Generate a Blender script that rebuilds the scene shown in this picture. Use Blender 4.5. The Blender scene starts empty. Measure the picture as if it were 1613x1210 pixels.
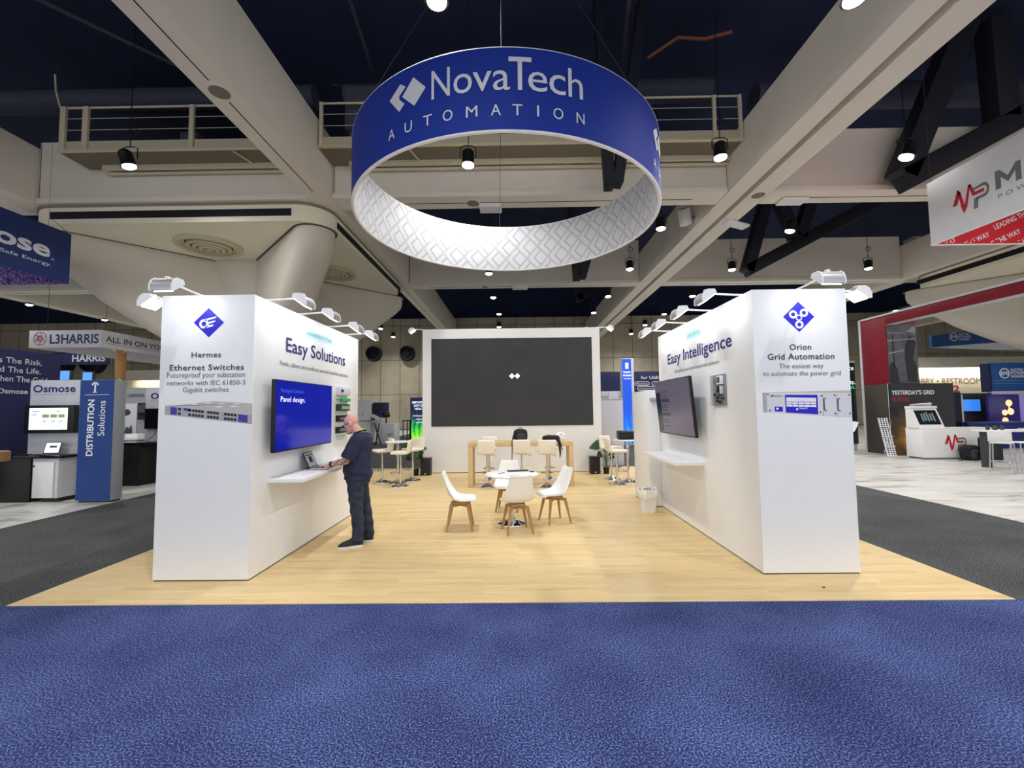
import bpy, bmesh, math, random
from mathutils import Vector, Matrix, Euler
random.seed(7)
SC = bpy.context.scene
COL = SC.collection
PI = math.pi

# ------------------------------------------------------------------ camera, world, exposure
CAM_H, F_PX, PITCH, YAW, ROLL = 1.7524, 682.0877, 0.0579, -0.0102, -0.011
fw = Vector((math.sin(YAW) * math.cos(PITCH), math.cos(YAW) * math.cos(PITCH), math.sin(PITCH)))
r0 = Vector((math.cos(YAW), -math.sin(YAW), 0))
u0 = r0.cross(fw)
rt = r0 * math.cos(ROLL) + u0 * math.sin(ROLL)
up = u0 * math.cos(ROLL) - r0 * math.sin(ROLL)
cam_data = bpy.data.cameras.new('camera')
cam_data.sensor_fit = 'HORIZONTAL'
cam_data.sensor_width = 36.0
cam_data.lens = F_PX / 1613.0 * 36.0
cam_data.clip_end = 300
cam = bpy.data.objects.new('camera', cam_data)
COL.objects.link(cam)
m3 = Matrix((rt, up, -fw)).transposed()
cam.matrix_world = Matrix.Translation((0, 0, CAM_H)) @ m3.to_4x4()
SC.camera = cam

SC.view_settings.view_transform = 'Standard'
SC.view_settings.look = 'None'
SC.view_settings.gamma = 1.0
SC.view_settings.use_curve_mapping = False
SC.view_settings.exposure = 0.45
SC.cycles.use_denoising = True

world = bpy.data.worlds.new('hall_air')
SC.world = world
world.use_nodes = True
world.node_tree.nodes['Background'].inputs[0].default_value = (0.97, 0.985, 1.0, 1)
world.node_tree.nodes['Background'].inputs[1].default_value = 0.88

LAMP_W = 500.0          # each hanging floodlight
ARM_W = 0.8            # each arm floodlight on the stand walls

# ------------------------------------------------------------------ helpers
def lin(c):
    c = c / 255.0
    return c / 12.92 if c <= 0.04045 else ((c + 0.055) / 1.055) ** 2.4

def rgb(r, g, b):
    return (lin(r), lin(g), lin(b), 1.0)

MATS = {}
def mat(name, col, rough=0.55, metal=0.0, emit=None, strength=0.0, vary=0.06, vscale=6.0, spec=0.4, bump=0.0, alpha=None):
    """A plain procedural surface: colour slightly varied by noise."""
    if name in MATS:
        return MATS[name]
    m = bpy.data.materials.new(name)
    m.use_nodes = True
    nt = m.node_tree
    b = nt.nodes['Principled BSDF']
    b.inputs['Roughness'].default_value = rough
    b.inputs['Metallic'].default_value = metal
    b.inputs['Specular IOR Level'].default_value = spec
    tc = nt.nodes.new('ShaderNodeTexCoord')
    nz = nt.nodes.new('ShaderNodeTexNoise')
    nz.inputs['Scale'].default_value = vscale
    nz.inputs['Detail'].default_value = 3
    nt.links.new(tc.outputs['Object'], nz.inputs['Vector'])
    if emit is None:
        mx = nt.nodes.new('ShaderNodeMix'); mx.data_type = 'RGBA'
        mx.inputs['A'].default_value = tuple(max(0, c * (1 - vary)) for c in col[:3]) + (1,)
        mx.inputs['B'].default_value = tuple(min(1, c * (1 + vary)) for c in col[:3]) + (1,)
        nt.links.new(nz.outputs['Fac'], mx.inputs['Factor'])
        nt.links.new(mx.outputs['Result'], b.inputs['Base Color'])
    else:
        b.inputs['Base Color'].default_value = col
        b.inputs['Emission Color'].default_value = emit
        b.inputs['Emission Strength'].default_value = strength
    if bump > 0:
        bp = nt.nodes.new('ShaderNodeBump'); bp.inputs['Strength'].default_value = bump
        bp.inputs['Distance'].default_value = 0.01
        nt.links.new(nz.outputs['Fac'], bp.inputs['Height'])
        nt.links.new(bp.outputs['Normal'], b.inputs['Normal'])
    MATS[name] = m
    return m

def ramp(nt, stops, fac):
    r = nt.nodes.new('ShaderNodeValToRGB')
    els = r.color_ramp.elements
    while len(els) < len(stops):
        els.new(0.5)
    for e, (p, c) in zip(els, stops):
        e.position = p; e.color = c
    nt.links.new(fac, r.inputs[0])
    return r.outputs[0]

def mathn(nt, op, a, b=None, c=None):
    n = nt.nodes.new('ShaderNodeMath'); n.operation = op
    for i, v in enumerate((a, b, c)):
        if v is None: continue
        if hasattr(v, 'links'): nt.links.new(v, n.inputs[i])
        else: n.inputs[i].default_value = v
    return n.outputs[0]

XF = {}   # object -> matrix of its own frame in the world
def frame(o):
    while o is not None:
        if o.name in XF: return XF[o.name]
        o = o.parent
    return Matrix.Identity(4)

def tag(o, label=None, cat=None, group=None, kind=None):
    if label: o['label'] = label
    if cat: o['category'] = cat
    if group: o['group'] = group
    if kind: o['kind'] = kind
    return o

def thing(name, label, cat, loc=(0, 0, 0), rz=0.0, group=None):
    o = bpy.data.objects.new(name, None)
    o.empty_display_size = 0.2
    COL.objects.link(o)
    o.location = loc; o.rotation_euler = (0, 0, rz)
    XF[o.name] = Matrix.Translation(loc) @ Matrix.Rotation(rz, 4, 'Z')
    return tag(o, label, cat, group)

def frame_uvn(o, u, v):
    """matrix whose x axis is u, y axis is v, z axis their normal, at o"""
    u = Vector(u).normalized(); v = Vector(v).normalized(); n = u.cross(v)
    return Matrix.Translation(o) @ Matrix((u, v, n)).transposed().to_4x4()

class MB:
    """collects shapes and links them as ONE mesh object"""
    def __init__(s): s.bm = bmesh.new()
    def _new(s, verts, M=None):
        if M is not None: bmesh.ops.transform(s.bm, matrix=M, verts=verts)
    def box(s, x0, x1, y0, y1, z0, z1, bev=0.0, M=None, seg=2):
        r = bmesh.ops.create_cube(s.bm, size=1.0)
        vs = r['verts']
        bmesh.ops.scale(s.bm, vec=(abs(x1 - x0), abs(y1 - y0), abs(z1 - z0)), verts=vs)
        bmesh.ops.translate(s.bm, vec=((x0 + x1) / 2, (y0 + y1) / 2, (z0 + z1) / 2), verts=vs)
        if bev > 0:
            es = list({e for v in vs for e in v.link_edges})
            g = bmesh.ops.bevel(s.bm, geom=es, offset=bev, segments=seg, profile=0.5, affect='EDGES')
            vs = list({v for f in g['faces'] for v in f.verts} | {v for v in vs if v.is_valid})
            if M is not None:
                seen = set(vs); st = list(vs)
                while st:
                    q = st.pop()
                    for e in q.link_edges:
                        w = e.other_vert(q)
                        if w not in seen: seen.add(w); st.append(w)
                vs = list(seen)
        s._new(vs, M)
        return s
    def tube(s, pts, r, n=10, cap=True, M=None):
        """round bar along points; r a number or a list"""
        pts = [Vector(p) for p in pts]
        k = len(pts)
        rs = r if isinstance(r, (list, tuple)) else [r] * k
        rings = []; prev = None
        for i, p in enumerate(pts):
            d = (pts[min(i + 1, k - 1)] - pts[max(i - 1, 0)]).normalized()
            if prev is None:
                a = Vector((0, 0, 1)) if abs(d.z) < 0.9 else Vector((1, 0, 0))
                x = d.cross(a).normalized()
            else:
                x = (prev - d * prev.dot(d)).normalized()
            prev = x; y = d.cross(x)
            ring = []
            for j in range(n):
                t = 2 * PI * j / n
                v = p + (x * math.cos(t) + y * math.sin(t)) * rs[i]
                if M is not None: v = M @ v
                ring.append(s.bm.verts.new(v))
            rings.append(ring)
        for a, b in zip(rings, rings[1:]):
            for j in range(n):
                s.bm.faces.new((a[j], a[(j + 1) % n], b[(j + 1) % n], b[j]))
        if cap:
            s.bm.faces.new(rings[0][::-1]); s.bm.faces.new(rings[-1])
        return s
    def loft(s, rings, cap=True, M=None):
        R = [[s.bm.verts.new((M @ Vector(p)) if M is not None else Vector(p)) for p in ring] for ring in rings]
        n = len(R[0])
        for a, b in zip(R, R[1:]):
            for j in range(n):
                s.bm.faces.new((a[j], a[(j + 1) % n], b[(j + 1) % n], b[j]))
        if cap:
            s.bm.faces.new(R[0][::-1]); s.bm.faces.new(R[-1])
        return s
    def ell(s, cs, n=16, cap=True, M=None):
        """loft of horizontal ellipses (x, y, z, rx, ry)"""
        return s.loft([[(x + rx * math.cos(2 * PI * j / n), y + ry * math.sin(2 * PI * j / n), z) for j in range(n)]
                       for x, y, z, rx, ry in cs], cap, M)
    def lathe(s, prof, c=(0, 0, 0), n=24, M=None):
        return s.loft([[(c[0] + r * math.cos(2 * PI * j / n), c[1] + r * math.sin(2 * PI * j / n), c[2] + z) for j in range(n)]
                       for r, z in prof], True, M)
    def ball(s, c, rx, ry=None, rz=None, M=None, n=14):
        ry = ry or rx; rz = rz or rx
        k = bmesh.ops.create_uvsphere(s.bm, u_segments=n, v_segments=max(6, n // 2 + 2), radius=1)
        vs = k['verts']
        bmesh.ops.scale(s.bm, vec=(rx, ry, rz), verts=vs)
        bmesh.ops.translate(s.bm, vec=c, verts=vs)
        s._new(vs, M)
        return s
    def prism(s, poly, d0, d1, M=None):
        """polygon in xy, extruded from z=d0 to d1"""
        a = [s.bm.verts.new((M @ Vector((p[0], p[1], d0))) if M is not None else (p[0], p[1], d0)) for p in poly]
        b = [s.bm.verts.new((M @ Vector((p[0], p[1], d1))) if M is not None else (p[0], p[1], d1)) for p in poly]
        n = len(poly)
        s.bm.faces.new(a[::-1]); s.bm.faces.new(b)
        for i in range(n):
            s.bm.faces.new((a[i], a[(i + 1) % n], b[(i + 1) % n], b[i]))
        return s
    def quad(s, pts):
        s.bm.faces.new([s.bm.verts.new(p) for p in pts]); return s
    def surf(s, fn, nu, nv, closed=False):
        """grid surface fn(u,v), u,v in 0..1"""
        g = [[s.bm.verts.new(fn(i / nu, j / nv)) for j in range(nv + 1)] for i in range(nu + (0 if closed else 1))]
        k = len(g)
        for i in range(nu):
            for j in range(nv):
                a, b = g[i], g[(i + 1) % k]
                s.bm.faces.new((a[j], b[j], b[j + 1], a[j + 1]))
        return s
    def add_mesh(s, me, M=None):
        n0 = len(s.bm.verts)
        s.bm.from_mesh(me)
        s.bm.verts.ensure_lookup_table()
        if M is not None:
            bmesh.ops.transform(s.bm, matrix=M, verts=s.bm.verts[n0:])
        return s
    def mesh(s, name, m, smooth=True, world_to=None, normals=True):
        if world_to is not None:
            bmesh.ops.transform(s.bm, matrix=world_to.inverted(), verts=s.bm.verts)
        if normals: bmesh.ops.recalc_face_normals(s.bm, faces=s.bm.faces)
        me = bpy.data.meshes.new(name)
        s.bm.to_mesh(me); s.bm.free()
        if m: me.materials.append(m)
        if smooth:
            for p in me.polygons: p.use_smooth = True
            me.set_sharp_from_angle(angle=math.radians(38))
        return me
    def build(s, name, m, parent=None, world=False, smooth=True, loc=None, normals=True):
        """world=True: the shapes were given in world coordinates"""
        W = None
        if world and parent is not None: W = frame(parent)
        if loc is not None and parent is None and world:
            W = Matrix.Translation(loc)
        o = bpy.data.objects.new(name, s.mesh(name, m, smooth, W, normals))
        COL.objects.link(o)
        if parent is not None: o.parent = parent
        elif loc is not None:
            o.location = loc; XF[o.name] = Matrix.Translation(loc)
        return o

def solo(o, label, cat, group=None): return tag(o, label, cat, group)
def struct(mb, name, m, loc=None, smooth=True):
    o = mb.build(name, m, loc=loc, smooth=smooth); o['kind'] = 'structure'; return o

def kids(o): return [c for c in bpy.data.objects if c.parent == o]
def copy_tree(root, loc, rz=0.0, label=None, group=None, scale=None):
    r = root.copy(); COL.objects.link(r)
    r.location = loc; r.rotation_euler = (0, 0, rz)
    if scale: r.scale = scale
    XF[r.name] = Matrix.Translation(loc) @ Matrix.Rotation(rz, 4, 'Z')
    if label: r['label'] = label
    if group: r['group'] = group
    for ch in kids(root):
        c = ch.copy(); COL.objects.link(c); c.parent = r
        for g in kids(ch):
            d = g.copy(); COL.objects.link(d); d.parent = c
            for q in kids(g):
                w = q.copy(); COL.objects.link(w); w.parent = d
    return r

# ---- lettering
TXT = {}
def text_mesh(s, bold=0.0, space=1.0):
    k = (s, bold, space)
    if k in TXT: return TXT[k]
    c = bpy.data.curves.new('t', 'FONT')
    c.body = s; c.offset = bold; c.space_character = space; c.resolution_u = 3
    o = bpy.data.objects.new('t', c); COL.objects.link(o)
    dg = bpy.context.evaluated_depsgraph_get()
    me = bpy.data.meshes.new_from_object(o.evaluated_get(dg))
    bpy.data.objects.remove(o); bpy.data.curves.remove(c)
    TXT[k] = me
    return me
_h = text_mesh('H')
CAP = max(v.co.y for v in _h.vertices)

def put_text(mb, s, F, x0, x1, y0, y1, bold=0.0, space=1.0, fn=None, lift=0.004):
    """letters from x0 to x1, baseline y0, cap line y1 in the face frame F (a matrix)"""
    me = text_mesh(s, bold, space)
    xs = [v.co.x for v in me.vertices]
    a, b = min(xs), max(xs)
    sx = (x1 - x0) / (b - a); sy = (y1 - y0) / CAP
    vs = []
    for v in me.vertices:
        p = Vector((x0 + (v.co.x - a) * sx, y0 + v.co.y * sy, lift))
        vs.append(mb.bm.verts.new(fn(p) if fn else F @ p))
    for p in me.polygons:
        try: mb.bm.faces.new([vs[i] for i in p.vertices])
        except ValueError: pass
    return mb

def lettering(parent, m, rows, F, label=None, name='lettering', lift=0.004):
    """rows of (string, x0, x1, y0, y1, bold) in world face frame F"""
    for r in rows:      # every line of words is a part of its own
        mb = MB()
        put_text(mb, r[0], F, *r[1:5], bold=(r[5] if len(r) > 5 else 0.0), space=(r[6] if len(r) > 6 else 1.0), lift=lift)
        o = mb.build(name, m, parent, world=True, smooth=False, normals=False)
        if label: o['label'] = label
    return o

def plate(parent, m, polys, F, d=0.003, name='print', label=None):
    """flat printed shapes: polygons in the face frame F"""
    mb = MB()
    for i, p in enumerate(polys): mb.prism(p, 0.0005, d, M=F)
    o = mb.build(name, m, parent, world=True, smooth=False)
    if label: o['label'] = label
    return o

def rect(x0, x1, y0, y1): return [(x0, y0), (x1, y0), (x1, y1), (x0, y1)]
def disc(cx, cy, r, n=20, ry=None): return [(cx + r * math.cos(2 * PI * i / n), cy + (ry or r) * math.sin(2 * PI * i / n)) for i in range(n)]
def rrect(x0, x1, y0, y1, r, n=5):
    o = []
    for cx, cy, a in ((x1 - r, y1 - r, 0), (x0 + r, y1 - r, 90), (x0 + r, y0 + r, 180), (x1 - r, y0 + r, 270)):
        for i in range(n + 1):
            t = math.radians(a + 90 * i / n); o.append((cx + r * math.cos(t), cy + r * math.sin(t)))
    return o
def ringpoly(mb, cx, cy, r0, r1, F, d0=0.001, d1=0.004, n=24):
    """flat annulus"""
    for i in range(n):
        a, b = 2 * PI * i / n, 2 * PI * (i + 1) / n
        mb.prism([(cx + r0 * math.cos(a), cy + r0 * math.sin(a)), (cx + r1 * math.cos(a), cy + r1 * math.sin(a)),
                  (cx + r1 * math.cos(b), cy + r1 * math.sin(b)), (cx + r0 * math.cos(b), cy + r0 * math.sin(b))], d0, d1, M=F)

def FX(x, sgn): # face of a wall x = const looking along sgn; u along +y when sgn>0
    return frame_uvn((x, 0, 0), (0, 1 if sgn > 0 else -1, 0), (0, 0, 1))
def FY(y): # face of a wall y = const looking towards the camera
    return frame_uvn((0, y, 0), (1, 0, 0), (0, 0, 1))

# ------------------------------------------------------------------ materials
WHITE = mat('white_laminate', rgb(238, 239, 241), 0.38, vary=0.015)
WHITE_MATT = mat('white_matt', rgb(232, 232, 232), 0.6, vary=0.02)
GREYWHITE = mat('pale_grey_panel', rgb(205, 207, 212), 0.5, vary=0.02)
BLACK = mat('black_plastic', rgb(22, 22, 24), 0.45)
BLACKGLOSS = mat('black_gloss', rgb(14, 14, 17), 0.12)
DARKGREY = mat('dark_grey', rgb(58, 60, 64), 0.5)
MIDGREY = mat('mid_grey', rgb(120, 122, 126), 0.5)
SILVER = mat('silver_metal', rgb(190, 190, 196), 0.35, metal=0.7)
CHROME = mat('chrome', rgb(225, 225, 228), 0.08, metal=1.0, vary=0.01)
CONCRETE = mat('painted_concrete', rgb(234, 227, 214), 0.85, vary=0.06, vscale=1.2)
SOFFIT = mat('soffit_plaster', rgb(244, 238, 216), 0.8, vary=0.04, vscale=0.8)
RIBMAT = mat('capital_concrete', rgb(222, 215, 202), 0.8, vary=0.05, vscale=0.8)
CREAM = mat('cream_painted_steel', rgb(214, 203, 176), 0.6)
CREAMDARK = mat('catwalk_mesh', rgb(120, 112, 96), 0.8)
VOID = mat('void_navy', rgb(26, 36, 68), 0.9, vary=0.35, vscale=0.6)
NAVYSTEEL = mat('black_steel', rgb(24, 27, 38), 0.6)
DUCT = mat('dark_duct', rgb(58, 62, 80), 0.7, vary=0.2)
PIPE = mat('dim_pipe', rgb(60, 62, 74), 0.7)
SLOT = mat('slot_black', rgb(10, 13, 24), 0.7)
INK = mat('ink_charcoal', rgb(62, 66, 76), 0.6)
INKGREY = mat('ink_grey', rgb(98, 102, 112), 0.6)
INKNAVY = mat('ink_navy', rgb(38, 34, 112), 0.6)
INKBLUE = mat('ink_blue', rgb(28, 20, 196), 0.45)
INKWHITE = mat('ink_white', rgb(242, 243, 246), 0.5)
SIGNBLUE = mat('sign_fabric_blue', rgb(12, 48, 152), 0.7, vary=0.04, vscale=2)
SIGNGREY = mat('sign_letter_white', rgb(222, 224, 232), 0.7)
OAK = None
def wood_mat(name, c0, c1, scale=(1, 1, 1), rough=0.45):
    m = bpy.data.materials.new(name); m.use_nodes = True
    nt = m.node_tree; b = nt.nodes['Principled BSDF']
    tc = nt.nodes.new('ShaderNodeTexCoord'); mp = nt.nodes.new('ShaderNodeMapping')
    mp.inputs['Scale'].default_value = scale
    nz = nt.nodes.new('ShaderNodeTexNoise'); nz.inputs['Scale'].default_value = 8; nz.inputs['Detail'].default_value = 5
    nt.links.new(tc.outputs['Object'], mp.inputs['Vector']); nt.links.new(mp.outputs[0], nz.inputs['Vector'])
    nt.links.new(ramp(nt, [(0.3, c0), (0.7, c1)], nz.outputs['Fac']), b.inputs['Base Color'])
    b.inputs['Roughness'].default_value = rough
    return m
OAK = wood_mat('pale_oak', rgb(206, 176, 128), rgb(222, 196, 150), (1, 1, 6))
BEECH = wood_mat('beech_leg', rgb(160, 120, 72), rgb(180, 140, 90), (8, 8, 1))

def floor_wood():
    m = bpy.data.materials.new('maple_plank_vinyl'); m.use_nodes = True
    nt = m.node_tree; b = nt.nodes['Principled BSDF']
    tc = nt.nodes.new('ShaderNodeTexCoord')
    br = nt.nodes.new('ShaderNodeTexBrick')
    br.inputs['Scale'].default_value = 1.0
    br.inputs['Brick Width'].default_value = 0.9; br.inputs['Row Height'].default_value = 0.075
    br.inputs['Mortar Size'].default_value = 0.0012; br.inputs['Mortar Smooth'].default_value = 0.3
    br.inputs['Color1'].default_value = (0.15, 0.15, 0.15, 1); br.inputs['Color2'].default_value = (0.85, 0.85, 0.85, 1)
    br.inputs['Mortar'].default_value = (0.0, 0, 0, 1)
    br.offset = 0.37
    nt.links.new(tc.outputs['Object'], br.inputs['Vector'])
    mp = nt.nodes.new('ShaderNodeMapping'); mp.inputs['Scale'].default_value = (1.6, 22, 1)
    nz = nt.nodes.new('ShaderNodeTexNoise'); nz.inputs['Scale'].default_value = 1.6; nz.inputs['Detail'].default_value = 6; nz.inputs['Roughness'].default_value = 0.65
    nt.links.new(tc.outputs['Object'], mp.inputs['Vector']); nt.links.new(mp.outputs[0], nz.inputs['Vector'])
    sm = mathn(nt, 'ADD', mathn(nt, 'MULTIPLY', br.outputs['Color'], 0.32), mathn(nt, 'MULTIPLY', nz.outputs['Fac'], 0.68))
    c = ramp(nt, [(0.22, rgb(190, 158, 106)), (0.40, rgb(216, 188, 136)), (0.60, rgb(226, 201, 151)), (0.8, rgb(232, 212, 166))], sm)
    nt.links.new(c, b.inputs['Base Color'])
    b.inputs['Roughness'].default_value = 0.42
    b.inputs['Specular IOR Level'].default_value = 0.35
    return m
FLOORWOOD = floor_wood()

def carpet(name, c0, c1, c2, scale=150):
    m = bpy.data.materials.new(name); m.use_nodes = True
    nt = m.node_tree; b = nt.nodes['Principled BSDF']
    tc = nt.nodes.new('ShaderNodeTexCoord')
    n1 = nt.nodes.new('ShaderNodeTexNoise'); n1.inputs['Scale'].default_value = scale; n1.inputs['Detail'].default_value = 2.5; n1.inputs['Roughness'].default_value = 0.7
    n2 = nt.nodes.new('ShaderNodeTexNoise'); n2.inputs['Scale'].default_value = 1.3; n2.inputs['Detail'].default_value = 3
    nt.links.new(tc.outputs['Object'], n1.inputs['Vector']); nt.links.new(tc.outputs['Object'], n2.inputs['Vector'])
    s = mathn(nt, 'ADD', n1.outputs['Fac'], mathn(nt, 'MULTIPLY', mathn(nt, 'SUBTRACT', n2.outputs['Fac'], 0.5), 0.16))
    nt.links.new(ramp(nt, [(0.36, c0), (0.5, c1), (0.64, c2)], s), b.inputs['Base Color'])
    b.inputs['Roughness'].default_value = 0.95
    b.inputs['Specular IOR Level'].default_value = 0.1
    bp = nt.nodes.new('ShaderNodeBump'); bp.inputs['Strength'].default_value = 0.7; bp.inputs['Distance'].default_value = 0.006
    nt.links.new(n1.outputs['Fac'], bp.inputs['Height']); nt.links.new(bp.outputs['Normal'], b.inputs['Normal'])
    return m
CARPET_BLUE = carpet('blue_cut_pile', rgb(20, 28, 68), rgb(50, 61, 108), rgb(116, 132, 188), 95)
CARPET_GREY = carpet('charcoal_carpet', rgb(46, 47, 49), rgb(76, 77, 78), rgb(112, 113, 114), 70)

def marble_vinyl():
    m = bpy.data.materials.new('white_streaked_vinyl'); m.use_nodes = True
    nt = m.node_tree; b = nt.nodes['Principled BSDF']
    tc = nt.nodes.new('ShaderNodeTexCoord')
    mp = nt.nodes.new('ShaderNodeMapping'); mp.inputs['Scale'].default_value = (0.55, 2.6, 1); mp.inputs['Rotation'].default_value = (0, 0, 0.5)
    nz = nt.nodes.new('ShaderNodeTexNoise'); nz.inputs['Scale'].default_value = 1.4; nz.inputs['Detail'].default_value = 7; nz.inputs['Distortion'].default_value = 1.2
    nt.links.new(tc.outputs['Object'], mp.inputs['Vector']); nt.links.new(mp.outputs[0], nz.inputs['Vector'])
    nt.links.new(ramp(nt, [(0.34, rgb(150, 148, 142)), (0.44, rgb(204, 203, 198)), (0.7, rgb(222, 221, 216))], nz.outputs['Fac']), b.inputs['Base Color'])
    b.inputs['Roughness'].default_value = 0.35
    return m
VINYL = marble_vinyl()

def panel_wall():
    """cast concrete with square panel joints and tie holes"""
    m = bpy.data.materials.new('cast_concrete_panels'); m.use_nodes = True
    nt = m.node_tree; b = nt.nodes['Principled BSDF']
    tc = nt.nodes.new('ShaderNodeTexCoord')
    mp = nt.nodes.new('ShaderNodeMapping'); mp.inputs['Rotation'].default_value = (PI / 2, 0, 0)
    nt.links.new(tc.outputs['Object'], mp.inputs['Vector'])
    br = nt.nodes.new('ShaderNodeTexBrick'); br.offset = 0.0
    br.inputs['Scale'].default_value = 1.0
    br.inputs['Brick Width'].default_value = 1.8; br.inputs['Row Height'].default_value = 3.2
    br.inputs['Mortar Size'].default_value = 0.035; br.inputs['Mortar Smooth'].default_value = 0.4
    br.inputs['Color1'].default_value = rgb(196, 186, 164); br.inputs['Color2'].default_value = rgb(184, 175, 154)
    br.inputs['Mortar'].default_value = rgb(120, 114, 102)
    nt.links.new(mp.outputs[0], br.inputs['Vector'])
    nz = nt.nodes.new('ShaderNodeTexNoise'); nz.inputs['Scale'].default_value = 0.7; nz.inputs['Detail'].default_value = 6
    nt.links.new(tc.outputs['Object'], nz.inputs['Vector'])
    mx = nt.nodes.new('ShaderNodeMix'); mx.data_type = 'RGBA'; mx.blend_type = 'MULTIPLY'; mx.inputs['Factor'].default_value = 0.6
    nt.links.new(br.outputs['Color'], mx.inputs['A'])
    nt.links.new(ramp(nt, [(0.3, (0.62, 0.61, 0.58, 1)), (0.7, (1, 1, 1, 1))], nz.outputs['Fac']), mx.inputs['B'])
    nt.links.new(mx.outputs['Result'], b.inputs['Base Color'])
    b.inputs['Roughness'].default_value = 0.85
    return m
WALLCONC = panel_wall()

# ================================================================== THE SETTING
BX0, BX1, BY0, BY1 = -4.6955, 4.4445, 4.0274, 13.1
struct(MB().box(-62, 62, -14, 44, -0.30, -0.03), 'floor', mat('bare_concrete_floor', rgb(96, 96, 96), 0.7))
struct(MB().box(-40, 40, -9, BY0, -0.028, 0.0), 'floor_blue_carpet', CARPET_BLUE)
struct(MB().box(BX0, BX1, BY0, BY1, -0.028, 0.006), 'floor_wood', FLOORWOOD)
struct(MB().box(-7.98, BX0 - 0.002, BY0 + 0.002, BY1, -0.028, 0.0), 'floor_grey_carpet', CARPET_GREY)
struct(MB().box(BX1 + 0.002, 7.45, BY0 + 0.002, BY1, -0.028, 0.0), 'floor_grey_carpet', CARPET_GREY)
struct(MB().box(-7.98, 7.45, BY1 + 0.002, 38, -0.028, 0.0), 'floor_grey_carpet', CARPET_GREY)
struct(MB().box(-40, -7.984, BY0 + 0.002, 38, -0.028, 0.0), 'floor_white_vinyl', VINYL)
struct(MB().box(7.454, 40, BY0 + 0.002, 38, -0.028, 0.0), 'floor_white_vinyl', VINYL)

struct(MB().box(-62, 62, 40, 40.5, -0.03, 10.3), 'wall_back', WALLCONC)
struct(MB().box(-62, 62, 40.6, 41, 10.3, 13.2), 'wall_back_upper', VOID)
struct(MB().box(-62.4, -62, -14, 41, -0.03, 13.2), 'wall_left', CONCRETE)
struct(MB().box(62, 62.4, -14, 41, -0.03, 13.2), 'wall_right', CONCRETE)
struct(MB().box(-62, 62, -14, 41, 13.2, 13.5), 'ceiling', VOID)

# --- main beams running away from the camera
Hb = 8.2
def beam(name, x0, x1, y0, y1, z0, z1):
    return struct(MB().box(x0, x1, y0, y1, z0, z1, bev=0.015), name, CONCRETE)
beam('ceiling_beam_left', -6.27, -5.55, -10, 39.9, Hb, 10.05)
struct(MB().box(-5.925, -5.9, -10, 8.0, Hb - 0.004, Hb + 0.01).box(-5.925, -5.9, 8.6, 12.3, Hb - 0.004, Hb + 0.01).box(-5.925, -5.9, 22.9, 39.9, Hb - 0.004, Hb + 0.01), 'trim_beam_groove', SLOT)
struct(MB().box(6.45, 6.97, -10, 39.9, Hb, Hb + 0.5).box(6.45, 7.75, -10, 39.9, Hb + 0.5, 9.75).box(7.16, 7.75, -10, 39.9, Hb, Hb + 0.5), 'ceiling_beam_right', CONCRETE)
struct(MB().box(6.972, 7.158, -10, 39.9, Hb + 0.42, Hb + 0.49), 'trim_beam_slot', SLOT)
beam('ceiling_beam_far_left', -15.4, -14.65, -10, 39.9, Hb, 9.95)
beam('ceiling_beam_outer_left', -28.4, -27.6, -10, 39.9, Hb, 9.95)
beam('ceiling_beam_far_right', 19.9, 20.65, -10, 39.9, Hb, 9.95)
beam('ceiling_beam_outer_right', 32.6, 33.4, -10, 39.9, Hb, 9.95)
# --- cross beams: segments between the main beams
def cross(y0, y1, zt, nm):
    segs = [(-40, -28.42), (-27.58, -15.42), (-14.63, -6.29), (-5.53, 6.43), (7.77, 19.88), (20.67, 32.58), (33.42, 45)]
    for a, b in segs:
        struct(MB().box(a, b, y0, y1, Hb + 0.16, zt).box(a, b, y0 - 0.06, y1, Hb + 0.003, Hb + 0.16), nm, CONCRETE)
        struct(MB().box(a + 0.9, b - 0.9, (y0 + y1) / 2 - 0.015, (y0 + y1) / 2 + 0.015, Hb - 0.002, Hb + 0.003), 'trim_beam_groove', SLOT)
        struct(MB().box(a + 0.02, a + 0.04, y0 - 0.003, y0, Hb + 0.17, zt), 'trim_beam_joint', SLOT)
cross(12.8, 13.55, 10.15, 'ceiling_cross_beam_near')
cross(22.15, 22.8, 10.45, 'ceiling_cross_beam_back')

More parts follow.
